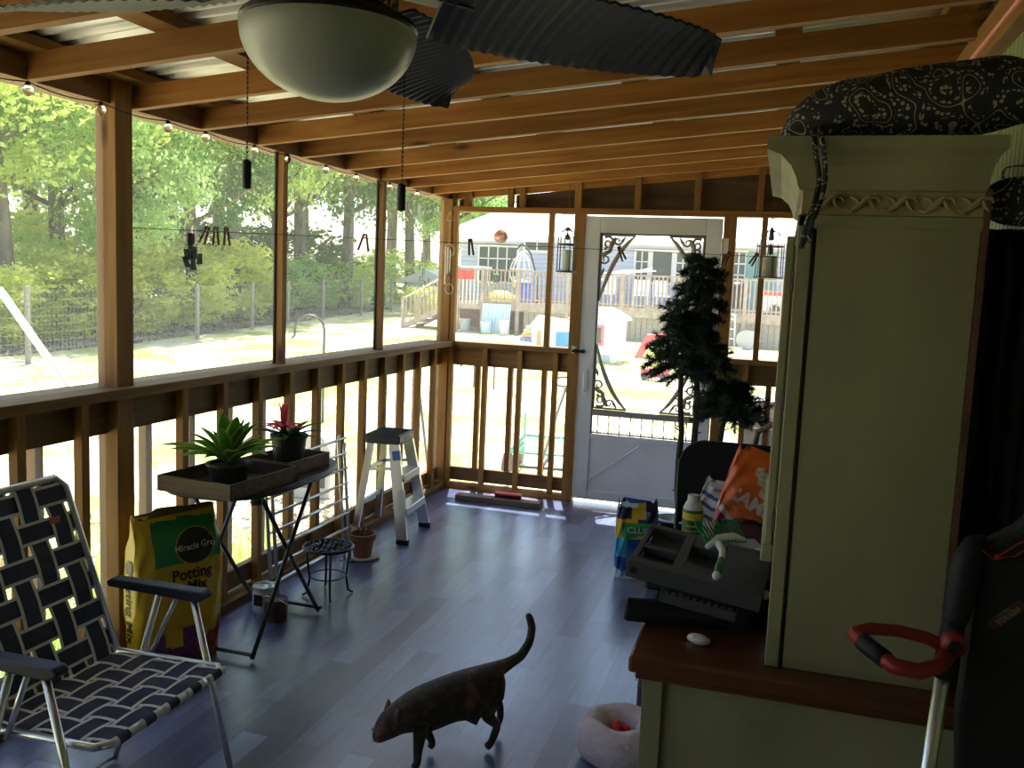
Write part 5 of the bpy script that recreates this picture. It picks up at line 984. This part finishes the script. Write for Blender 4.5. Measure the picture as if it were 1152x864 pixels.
LB().lathe([(.030, 0), (.033, .004), (.033, .19), (.030, .197), (.0, .2)], (0, 0, 0), 26).build('can_body', mat('can_green', (.03, .10, .02), .35, noise=.7, nscale=25), sc_c, smooth=False); LB().lathe([(.0335, .158), (.034, .158), (.034, .185), (.0335, .185)], (0, 0, 0), 26).build('yellow_band', mat('band_yellow', (.50, .40, .02), .4), sc_c)
LB().lathe([(.0335, .006), (.034, .006), (.034, .04), (.0335, .04)], (0, 0, 0), 26).build('orange_band', mat('band_orange', (.35, .14, .03), .4), sc_c); LB().lathe([(.033, .1975), (.031, .205), (.024, .225), (.021, .228), (.020, .252), (.017, .254), (0, .254)], (0, 0, 0), 24).build('cap', mat('cap_pale', (.50, .50, .50), .45), sc_c, smooth=False)
text('RAID', 'lettering', mat('lettering_yellow', (.5, .42, .03), .4), sc_c, .026, (0, -.0345, .115), (PI/2, 0, 0), fit=lambda co: Vector((.0345*math.sin(co.x/.0345), .0345-.0345*math.cos(co.x/.0345), co.y)) if 0 else co) if 0 else None
for z_, w_ in ((.135, .02), (.115, .026), (.095, .022)): 
    g = LB(); g.tube([(.0338*math.sin(a), -.0338*math.cos(a), z_) for a in [-w_*25+2*w_*25*k/8 for k in range(9)]], .0022, 5); g.build('label_mark', mat('lettering_yellow', (.5, .42, .03), .4), sc_c)
sc_c.scale = (1.28, 1.28, 1.05)
g = LB(); g.tube([(-.11, .05, .0), (-.10, .02, .09), (-.02, .0, .14), (.06, .0, .13), (.12, .02, .07), (.14, .04, .0)], [.012, .014, .015, .015, .014, .012], 10); o = g.build('wicker_handle', mat('tan_wicker', (.20, .13, .07), .8, noise=.4, nscale=90, bump=.6), smooth=True, loc=(2.385, -2.12, .86)) 
bsk = LB(); bsk.lathe([(.09, -.42), (.12, -.1), (.13, .0), (.12, .0), (.11, -.1), (.08, -.4), (0, -.4)], (0, 0, 0), 20); o2 = bsk.build('basket_body', mat('dark_wicker', (.07, .045, .03), .85, noise=.4, nscale=80, bump=.6)); 
rt = thing('wicker_basket', 'dark wicker basket with tan handle behind the black chair', 'basket', (2.40, -2.03, .42)); 
for q in (o, o2): q.parent = rt; q.location = (0, 0, .42) if q is o2 else (0.0, 0, .42)
g = LB(); g.lathe([(.10, 0), (.10, .42), (0, .42)], (0, 0, 0), 16); o = g.build('stool', mat('chair_black', (0, 0, 0)), None, loc=(2.40, -2.03, 0)); tag(o, 'black round stool under the wicker basket', 'stool')
g = LB(); g.lathe([(0, 0), (.14, 0), (.15, .5), (.135, .86), (.11, .95), (.05, 1.0), (0, 1.01)], (0, 0, 0), 20); o = g.build('vacuum_canister', blk, None, smooth=True, loc=(2.50, -1.42, 0)); tag(o, 'black rounded canister behind the basket, left of the hutch edge', 'canister')
# ---- litter bag and bin by the door
cb = [mat('litter_blue', (.012, .075, .42), .35, noise=.5, nscale=14), mat('litter_green', (.02, .30, .07), .35), mat('litter_white', (.55, .70, .82), .4), mat('litter_yellow', (.60, .38, .02), .4), mat('litter_navy', (.012, .016, .07), .35), mat('litter_sky', (.06, .38, .65), .4)]
def clump(x, y, z):
    if z > .93 and x < .0: return 2
    if z > .74: return 3 if (-.15 < x < .35 and z > .78) or z < .78 and x < 0 else 4
    if z > .55: return 1 if z - .06*x > .57 and x > -.75 else 3
    if z < .16 + .05*math.sin(x*3): return 2 if x < .1 else 3 if x < .55 else 0
    if x < -.45: return 5 if z > .3 else 0
    return 0
B5, fr5, _ = bag('cat_litter_bag', 'blue and green bag of cat litter standing near the door', 'bag', (1.70, -1.53, 0), math.radians(14), .23, .12, .42, cb, clump, seed=9, pinch=.70, wob=.005)
text('CLUMP', 'lettering', wh_p, B5, .048, (0,0,0), (0,0,0), fit=onfront(fr5, .02, .275), bold=.001); text('& SEAL', 'lettering', mat('litter_green', (0, 0, 0)), B5, .03, (0,0,0), (0,0,0), fit=onfront(fr5, -.055, .15, 1.35), bold=.0008)
t_ = thing('waste_bin', 'small black bin with a liner between litter bag and chair', 'bin', (1.875, -1.30, 0)); LB().lathe([(.085, 0), (.11, .28), (.114, .28), (.114, .29), (.106, .29), (.08, .01), (0, .01)], (0, 0, 0), 24).build('body', blk, t_); g = LB(); g.lathe([(.115, .255), (.118, .292), (.10, .296), (.06, .25), (.02, .27), (0, .31)], (0, 0, 0), 14, None, 1, .9); g.build('liner', mat('liner_white', (.45, .46, .50), .5), t_)
# ---- artificial pine tree: three bare poles with drooping crowns
nd = mat('needle_green', (.012, .035, .012), .7, noise=.4, nscale=8); pt_ = thing('artificial_pine', 'dark artificial pine tree with bare stems and drooping boughs', 'tree', (1.93, -1.12, 0)); tk = mat('rough_stem', (.05, .035, .028), .9, noise=.4, nscale=30, bump=.6)
rnd = random.Random(11); LB().lathe([(0, 0), (.13, 0), (.14, .03), (.10, .14), (.0, .15)], (0, 0, 0), 20).build('base', mat('chair_black', (0, 0, 0)), pt_)
def pine(x0, x1, y1, ht, z0, Rm, nb, name):
    g = LB(); pts = [(x0 + (x1-x0)*k/8 + .008*math.sin(k*2), y1*k/8 + .006*math.cos(k*3), .1 + (ht-.12)*k/8) for k in range(9)]; g.tube(pts, [.022-.0012*k for k in range(9)], 8)
    for k in range(26):
        z = .2 + (ht-.3)*rnd.random(); f = (z-.1)/(ht-.12); a = rnd.uniform(0, 6.28); cx = x0+(x1-x0)*f; cy = y1*f; g.tube([(cx+.015*math.cos(a), cy+.015*math.sin(a), z), (cx+.035*math.cos(a), cy+.035*math.sin(a), z+.006)], .004, 4)
    g.build('stem', tk, pt_)
    V = []; Fc = []
    def needle(p, d, l):
        w = d.cross(Vector((rnd.random(), rnd.random(), rnd.random()))).normalized()*.0022; i = len(V); V.extend([p-w, p+w, p+d*l+w*.4, p+d*l-w*.4]); Fc.append((i, i+1, i+2, i+3))
    for b in range(nb):
        t_ = (b+.5)/nb; z = z0 + (ht-z0)*t_; f = (z-.1)/(ht-.12); c = Vector((x0+(x1-x0)*f, y1*f, z)); R_ = Rm*(.42 + .62*math.sin(PI*min(1, (1-t_)*1.25)*.62))*rnd.choice((.6, .8, .95, 1.05, 1.35)); a = b*2.4 + rnd.uniform(-.3, .3)
        d = Vector((math.cos(a), math.sin(a), 0)); N_ = 15; prev = c
        for k in range(1, N_+1):
            s = k/N_; q = c + d*R_*s + Vector((0, 0, .10*s*R_/.2*.5 - .62*R_*s*s))
            for m_ in range(26):
                r_v = Vector((rnd.gauss(0, 1), rnd.gauss(0, 1), rnd.gauss(0, 1))).normalized(); dd = (r_v + (q-prev).normalized()*.7).normalized(); needle(prev.lerp(q, rnd.random()) , dd, rnd.uniform(.022, .045))
            if k in (5, 8, 11):
                for sgn in (-1, 1):
                    sd_ = Vector((-d.y, d.x, -.35))*sgn; sd_ = (sd_ + d*.7).normalized(); l = R_*.42
                    for u in range(8):
                        pp_ = q + sd_*l*u/8
                        for m_ in range(15): r_v = Vector((rnd.gauss(0, 1), rnd.gauss(0, 1), rnd.gauss(0, 1))).normalized(); needle(pp_ + sd_*l/8*rnd.random(), (r_v+sd_*.7).normalized(), rnd.uniform(.02, .04))
            prev = q
    me = bpy.data.meshes.new(name); me.from_pydata([tuple(v) for v in V], [], Fc); me.materials.append(nd); o = bpy.data.objects.new('needles', me); C.objects.link(o); o.parent = pt_; tag(o, None, None, None, 'stuff')
pine(-.05, -.09, -.05, 1.44, 1.10, .22, 17, 'needles'); pine(.03, -.02, .03, 1.76, 1.06, .175, 34, 'needles'); pine(.10, .19, .0, 1.06, .86, .19, 19, 'needles')
# ---- backpack and pet bed at the foot of the base cabinet
BPK = t_ = thing('backpack', 'dark grey backpack leaning against the side of the base cabinet', 'backpack', (2.035, -3.02, 0)); gb = mat('pack_charcoal', (.035, .037, .045), .8)
g = LB(); g.prism([(-.26, 0), (.26, 0), (.28, .25), (.24, .44), (.12, .53), (-.12, .53), (-.24, .44), (-.28, .25)], .11, (-.05, 0, 0), (0, 1, 0), (0, 0, 1)); g.build('main_pocket', gb, t_, bevel=.04); g = LB(); g.prism([(-.2, .02), (.2, .02), (.21, .2), (.16, .3), (-.16, .3), (-.21, .2)], .05, (-.09, 0, 0), (0, 1, 0), (0, 0, 1)); g.build('front_pocket', mat('pack_grey', (.07, .075, .09), .8), t_, bevel=.02)
g = LB(); g.tube([(-.0, -.06, .53), (-.0, -.03, .57), (.0, .03, .57), (-.0, .06, .53)], .008, 6); g.build('strap', blk, t_, smooth=True)
g = LB(); g.tube([(-.100, -.17, .22), (-.104, 0, .25), (-.100, .17, .22)], .003, 5); g.build('zip', blk, t_)
BPK.scale = (.8, .62, .66)
# ================================================================== overhead and hanging things
fur_p = mat('pink_plush', (.62, .52, .62), .95, noise=.1, nscale=40, bump=.8)
bd2 = thing('pet_bed', 'small pale pink plush ring bed on the floor by the cabinet', 'pet bed', (1.955, -3.42, 0)); g = LB(); N1, N2 = 40, 16
V = [[g.b.verts.new(((.100+.052*math.cos(b_)*(1+.05*math.sin(a*7)))*math.cos(a), (.100+.052*math.cos(b_)*(1+.05*math.sin(a*7)))*math.sin(a), .072+.070*math.sin(b_)+.003*math.sin(a*5))) for b_ in [2*PI*j/N2 for j in range(N2)]] for a in [2*PI*i/N1 for i in range(N1)]]
for i in range(N1):
    for j in range(N2): g.b.faces.new((V[i][j], V[(i+1)%N1][j], V[(i+1)%N1][(j+1)%N2], V[i][(j+1)%N2]))
g.build('ring', fur_p, bd2, smooth=True); LB().lathe([(0, .01), (.09, .01), (.085, .05), (0, .055)], (0, 0, 0), 24).build('cushion', fur_p, bd2, smooth=True)
g = LB(); rnd = random.Random(3)
for k in range(9): g.sph((rnd.uniform(-.022, .022), rnd.uniform(-.02, .02), rnd.uniform(.02, .05)), .018, 8, 6)
o = g.build('red_toy', mat('plush_red', (.55, .03, .02), .9), smooth=True, loc=(1.955, -3.42, .062)); tag(o, 'crumpled red cloth toy lying in the pink ring bed', 'toy')
# ---- ceiling fan
fn = thing('ceiling_fan', 'dark ceiling fan with ribbed leaf-shaped blades under the rafters', 'fan', (1.565, -4.787, 0)); fd = mat('fan_bronze', (.03, .027, .025), .45, .5)
LB().lathe([(0, 2.30), (.07, 2.30), (.075, 2.26), (.03, 2.24), (.022, 2.22), (.022, 2.19), (.09, 2.18), (.125, 2.16), (.13, 2.10), (.10, 2.065), (.06, 2.05), (0, 2.05)], (0, 0, 0), 32).build('motor', fd, fn, smooth=False)
g = LB(); g.lathe([(.05, 2.05), (.10, 2.045), (.152, 2.015), (.156, 2.005), (.15, 2.0), (.06, 2.0), (0, 2.0)], (0, 0, 0), 36); g.build('fitter', fd, fn)
g = LB(); g.lathe([(.150, 2.004), (.1545, 1.998)] + [(.1545*math.cos(a), 1.998 - .118*math.sin(a)) for a in [PI/2*k/14 for k in range(1, 14)]] + [(0, 1.88)], (0, 0, 0), 48)
lampg = mat('frosted_glass', (.52, .53, .48), .35, trans=.35, spec=.5); g.build('glass_bowl', lampg, fn, smooth=True)
bmx = mat('blade_ribbed', (.045, .045, .055), .5); 
def blade(ang):
    g = LB(); N = 46; th = math.radians(ang); d = Vector((math.cos(th), math.sin(th), 0)); s = Vector((-d.y, d.x, 0)); rows = []
    for i in range(N+1):
        u = i/N; r_ = .20 + .60*u; w = .112*math.sin(PI*(.10 + .90*u)**.85)**.55 + .012; z = 2.062 - .012*u + (.004 if i % 2 else 0)
        rows.append([g.b.verts.new(d*r_ + s*w*q + Vector((0, 0, z - .030*q + .006*(1-q*q)))) for q in (-1, -.5, 0, .5, 1)])
    for a, b in zip(rows, rows[1:]):
        for j in range(4): g.b.faces.new((a[j], a[j+1], b[j+1], b[j]))
    g.build('blade', bmx, fn, solid=.006)
    g = LB(); g.bar(d*.10 + Vector((0, 0, 2.085)), d*.26 + Vector((0, 0, 2.072)), .045, .008); g.build('blade_iron', fd, fn)
for a in (38, 95, 182, 242, 306): blade(a)
# pierced band beside the bowl
g = LB()
for k in range(40):
    a = 2*PI*k/40
    for z in (2.02, 2.035): g.sph((.118*math.cos(a+z*3), .118*math.sin(a+z*3), z+.02), .005, 6, 4)
g.build('filigree', mat('filigree_grey', (.16, .16, .17), .5, .4), fn)
def chain(x, y, z0, z1, name):
    g = LB(); n = int((z0-z1)/.0085)
    for k in range(n): g.sph((x, y, z0-.0085*k), .0024, 6, 4)
    g.tube([(x, y, z0), (x, y, z1)], .0008, 4); c = g.build('pull_chain', fd, fn); g = LB(); g.lathe([(0, z1-.052), (.0075, z1-.05), (.008, z1-.046), (.008, z1-.004), (.004, z1), (0, z1)], (x, y, 0), 12); g.build('chain_weight', fd, c, smooth=False)
chain(.098, .11, 2.01, 1.748, 0); chain(-.124, -.062, 2.01, 1.768, 0)
# ---- string lights along the beam
sl_ = thing('string_lights', 'string of clear globe bulbs on a black wire along the left beam', 'string lights', (0, 0, 0)); cg = bpy.data.materials.new('clear_glass'); cg.use_nodes = True; b = cg.node_tree.nodes['Principled BSDF']; b.inputs['Transmission Weight'].default_value = 1; b.inputs['Roughness'].default_value = .02; b.inputs['Base Color'].default_value = (1, 1, 1, 1)
ys = [-4.35, -3.90, -3.58, -3.22, -2.98, -2.62, -2.33, -1.95, -1.60, -1.15, -.72, -.45]; pts = []
for a, b_ in zip(ys, ys[1:]):
    for k in range(8): t_ = k/8; pts.append((.012, a+(b_-a)*t_, HB-.012-.16*abs(b_-a)*t_*(1-t_)))
g = LB(); g.tube(pts, .0022, 5); g.build('wire', blk, sl_)
for y in ys[:-1]:
    g = LB(); g.lathe([(.006, 0), (.007, -.016), (0, -.016)], (.012, y, HB-.01), 10); so_ = g.build('socket', blk, sl_)
    g = LB(); g.lathe([(.006, -.010), (.009, -.016), (.016, -.027), (.018, -.036), (.014, -.048), (.006, -.053), (0, -.054)], (.012, y, HB-.004), 14); g.build('bulb', cg, so_, smooth=True)
rr_ = MB(); rr_.tube([(2.90, -6.5, HB+SL*2.9-.06), (2.90, -.4, HB+SL*2.9-.06)], .008, 6); tag(rr_.build('rope_light', mat('rope_light_red', (.75, .25, .2), .3)), 'reddish clear rope light along the top of the right wall', 'rope light')
# ---- wire with clothespins
W0, W1 = Vector((0.0, -3.412, 1.714)), Vector((2.90, -1.0, 1.76))
def wp(x): t_ = (x-W0.x)/(W1.x-W0.x); return W0.lerp(W1, t_)
tag(MB().tube([W0, W1], .0014, 5).build('clothesline', blk), 'thin dark wire strung across the porch at head height', 'wire')
pinm = mat('clothespin_wood', (.16, .07, .03), .7)
def pin(x, lab, tilt=0, op=.12, up=0):
    p = wp(x); t_ = thing('clothespin', lab, 'clothespin', p, 0, 'clothespins on the porch wire', rot=(0, tilt, .7))
    for s in (-1, 1): LB().bar((s*.0045, 0, .020), (s*(.0045+op*.05), 0, -.052), .008, .006, (0, 1, 0)).build('half', pinm, t_)
    LB().tube([(-.008, 0, .002), (.008, 0, .002)], .004, 6).build('spring', alu, t_)
pin(.205, 'leftmost wooden clothespin above the black clips', .35); pin(.232, 'second wooden clothespin above the black clips', .0); pin(.262, 'wooden clothespin rightmost of the three above the black clips', -.05)
pin(.685, 'spread wooden clothespin left of the second screen stud', .1, .35); pin(1.045, 'clothespin hanging right of the corner post', -.12); pin(1.62, 'clothespin on the wire before the door top', -.5); pin(2.09, 'tilted clothespin at the right door post', .5); pin(2.22, 'clothespin in front of the right-hand screen stud', .6)
hk = thing('clip_hanger', 'cluster of black plastic clips hanging on the wire', 'clips', wp(.165)+Vector((0, 0, -.002))); 
for (dx, dz, l, a) in ((-.012, -.008, .045, .2), (.0, -.01, .04, -.1), (-.008, -.05, .05, .1), (.012, -.06, .045, -.15), (-.03, -.07, .04, .5), (.035, -.085, .042, -.1), (-.035, -.10, .04, .7), (.004, -.10, .05, 0)):
    for s in (-1, 1): LB().bar((dx+s*.004, 0, dz), (dx+s*.007+a*l*.6, 0, dz-l), .009, .006, (0, 1, 0)).build('clip', blk, hk)
g = LB(); g.tube([(0, 0, 0), (.004, 0, -.06), (-.03, 0, -.10)], .002, 5); g.tube([(.004, 0, -.05), (.03, 0, -.08)], .002, 5); g.build('frame', alu, hk); g = LB(); g.prism([(-.012, -.085), (.010, -.085), (.014, -.108), (-.014, -.108)], .004, (0, .004, 0)); g.build('blue_tag', mat('tag_blue', (.25, .45, .65), .5), hk)
# ---- lanterns, glass ball and chimes by the far wall
iron = mat('dark_iron', (0, 0, 0))
lt = thing('candle_lantern', 'black domed iron lantern with a pillar candle, left of the door', 'lantern', (.957, -.362, .004)); 
g = LB(); g.tube([(0, 0, 2.245), (0, 0, 1.995)], .002, 6); g.tube([(.026*math.sin(2*PI*k/20), 0, 1.968+.026*math.cos(2*PI*k/20)) for k in range(20)], .0035, 6, closed=True); g.lathe([(0, 1.945), (.018, 1.938), (.026, 1.925), (.006, 1.92), (0, 1.915)], (0, 0, 0), 14); g.build('hanger', iron, lt)
g = LB(); g.tube([(-.045, .0, 2.02), (-.02, 0, 2.035), (.0, 0, 2.02), (.018, 0, 2.035), (.036, 0, 2.02)], .0035, 6); g.tube([(-.05+.014*math.cos(a), 0, 2.0+.014*math.sin(a)) for a in [2*PI*k/12 for k in range(12)]], .003, 5, closed=True); g.build('scroll', iron, lt)
for k in range(6):
    a = k*PI/3; c, s = math.cos(a), math.sin(a); LB().tube([(.008*c, .008*s, 1.935), (.04*c, .04*s, 1.915), (.062*c, .062*s, 1.87), (.064*c, .064*s, 1.81), (.064*c, .064*s, 1.65)], .0038, 6).build('rib', iron, lt, smooth=True)
for z, r in ((1.83, .062), (1.65, .066)):
    g = LB(); g.lathe([(r-.012, z-.006), (r+.004, z-.006), (r+.004, z+.006), (r-.012, z+.006), (r-.012, z-.006)], (0, 0, 0), 24); g.build('hoop', iron, lt)
LB().lathe([(0, 1.646), (.062, 1.646), (.062, 1.652), (0, 1.652)], (0, 0, 0), 24).build('floor_plate', iron, lt); g = LB(); g.lathe([(0, 1.86), (.012, 1.862), (.016, 1.875), (.008, 1.90), (.003, 1.92), (0, 1.92)], (0, 0, 0), 12); g.build('finial', iron, lt)
LB().lathe([(0, 1.6525), (.035, 1.6525), (.035, 1.79), (.03, 1.795), (0, 1.793)], (0, 0, 0), 20).build('candle', mat('pale_candle', (.72, .82, .80), .5), lt, smooth=False)  # candle wax in one flat pale green-white
lt2 = thing('birdcage_lantern', 'black birdcage lantern with a cream candle, right of the door', 'lantern', (2.27, -.362, .004)); g = LB(); g.tube([(0, 0, 2.365), (0, 0, 1.97)], .002, 6); g.tube([(.022*math.sin(2*PI*k/20), 0, 2.0+.03*math.cos(2*PI*k/20)) for k in range(20)], .003, 6, closed=True); g.lathe([(0, 1.975), (.012, 1.965), (.018, 1.90), (.008, 1.89), (0, 1.89)], (0, 0, 0), 12); g.build('hanger', iron, lt2)
for k in range(8):
    a = k*PI/4+.2; c, s = math.cos(a), math.sin(a); LB().tube([(.01*c, .01*s, 1.955)] + [(.082*math.sin(q)*c, .082*math.sin(q)*s, 1.86+.095*math.cos(q)) for q in [.35+1.22*j/6 for j in range(7)]] + [(.084*c, .084*s, 1.70), (.09*c, .09*s, 1.655)], .003, 5).build('bar', iron, lt2, smooth=True)
for z, r in ((1.855, .083), (1.66, .088)): g = LB(); g.tube([(r*math.cos(a), r*math.sin(a), z) for a in [2*PI*k/28 for k in range(28)]], .004, 6, closed=True); g.build('hoop', iron, lt2)
LB().lathe([(0, 1.656), (.086, 1.656), (.086, 1.661), (0, 1.661)], (0, 0, 0), 24).build('floor_plate', iron, lt2); LB().lathe([(0, 1.6615), (.046, 1.6615), (.046, 1.79), (.04, 1.796), (0, 1.793)], (0, 0, 0), 22).build('candle', mat('cream_candle', (.42, .40, .33), .6), lt2); LB().lathe([(0, 1.80), (.014, 1.81), (.016, 1.83), (.006, 1.87), (0, 1.88)], (0, 0, 0), 12).build('finial', iron, lt2)
gbm = bpy.data.materials.new('mosaic_glass'); gbm.use_nodes = True; t = gbm.node_tree; b = t.nodes['Principled BSDF']; v = t.nodes.new('ShaderNodeTexVoronoi'); tc = t.nodes.new('ShaderNodeTexCoord'); v.inputs['Scale'].default_value = 70; t.links.new(tc.outputs['Object'], v.inputs['Vector']); r = t.nodes.new('ShaderNodeValToRGB'); sx = t.nodes.new('ShaderNodeSeparateColor'); t.links.new(v.outputs['Color'], sx.inputs[0]); t.links.new(sx.outputs[0], r.inputs[0]); r.color_ramp.interpolation = 'CONSTANT'; e = r.color_ramp.elements; e[0].color = (.75, .30, .12, 1); e[1].position = .75; e[1].color = (.8, .8, .7, 1)
for p_, c_ in ((.25, (.80, .55, .12, 1)), (.45, (.70, .25, .35, 1)), (.6, (.35, .30, .50, 1))): q = e.new(p_); q.color = c_
t.links.new(r.outputs[0], b.inputs['Base Color']); b.inputs['Transmission Weight'].default_value = .55; b.inputs['Roughness'].default_value = .3; b.inputs['IOR'].default_value = 1.1
gb_ = thing('glass_ball', 'orange and pink mosaic glass ball hanging left of the door', 'ornament', (.487, -.362, .006)); LB().sph((0, 0, 1.868), .048, 20, 12).build('ball', gbm, gb_, smooth=True); g = LB(); g.tube([(0, 0, 1.916), (0, 0, 2.205)], .0016, 5); g.sph((0, 0, 1.975), .006, 8, 6); g.build('hanging_wire', iron, gb_)
wc = thing('wind_chime', 'small wind chime of pale tubes hung before the corner post', 'wind chime', (.035, -.16, 0)); g = LB(); g.tube([(-.03, 0, 1.99), (0, 0, 2.05), (.03, 0, 1.99)], .0016, 5); g.tube([(-.035, 0, 1.99), (.035, 0, 1.99)], .002, 5); g.tube([(0, 0, 1.99), (0, 0, 1.78)], .0014, 5); g.build('hanger', mat('dull_brass', (.5, .45, .35), .4, .6), wc)
g = LB(); g.tube([(.04*math.cos(a), .0, 1.775+.045*math.sin(a)) for a in [2*PI*k/24 for k in range(24)]], .003, 6, closed=True); g.tube([(.03*math.cos(a)+.01, .0, 1.50+.035*math.sin(a)) for a in [2*PI*k/24 for k in range(24)]], .003, 6, closed=True); g.build('ring', mat('dull_brass', (1, 1, 1)), wc)
for x, z0, z1 in ((-.025, 1.80, 1.53), (-.008, 1.80, 1.60), (.012, 1.78, 1.62)): LB().tube([(x, 0, z0), (x, 0, z1)], .0045, 8).build('tube', mat('chime_tube', (.72, .68, .6), .3, .7), wc)
g = LB(); g.tube([(.02, 0, 1.74), (.02, 0, 1.50)], .001, 4); g.sph((.02, 0, 1.62), .012, 8, 6); g.sph((.0, 0, 1.60), .010, 8, 6); g.sph((.018, 0, 1.49), .009, 8, 6); g.build('beads', iron, wc)
wc2 = thing('dark_chime', 'dark feathery wind chime hanging outside the corner post', 'wind chime', (-.13, -.25, 0)); g = LB(); g.tube([(-.14, -.2, 2.14), (-.05, -.05, 1.95), (0, 0, 1.85)], .003, 5); g.tube([(0, 0, 1.85), (0, 0, 1.5)], .0015, 5); g.build('cord', iron, wc2)
for k in range(9): a = k*2.4; z = 1.78-.028*k; LB().tube([(0, 0, z), (.018*math.cos(a), .018*math.sin(a), z-.01), (.024*math.cos(a), .024*math.sin(a), z-.045)], [.002, .005, .003], 6).build('charm', iron, wc2)
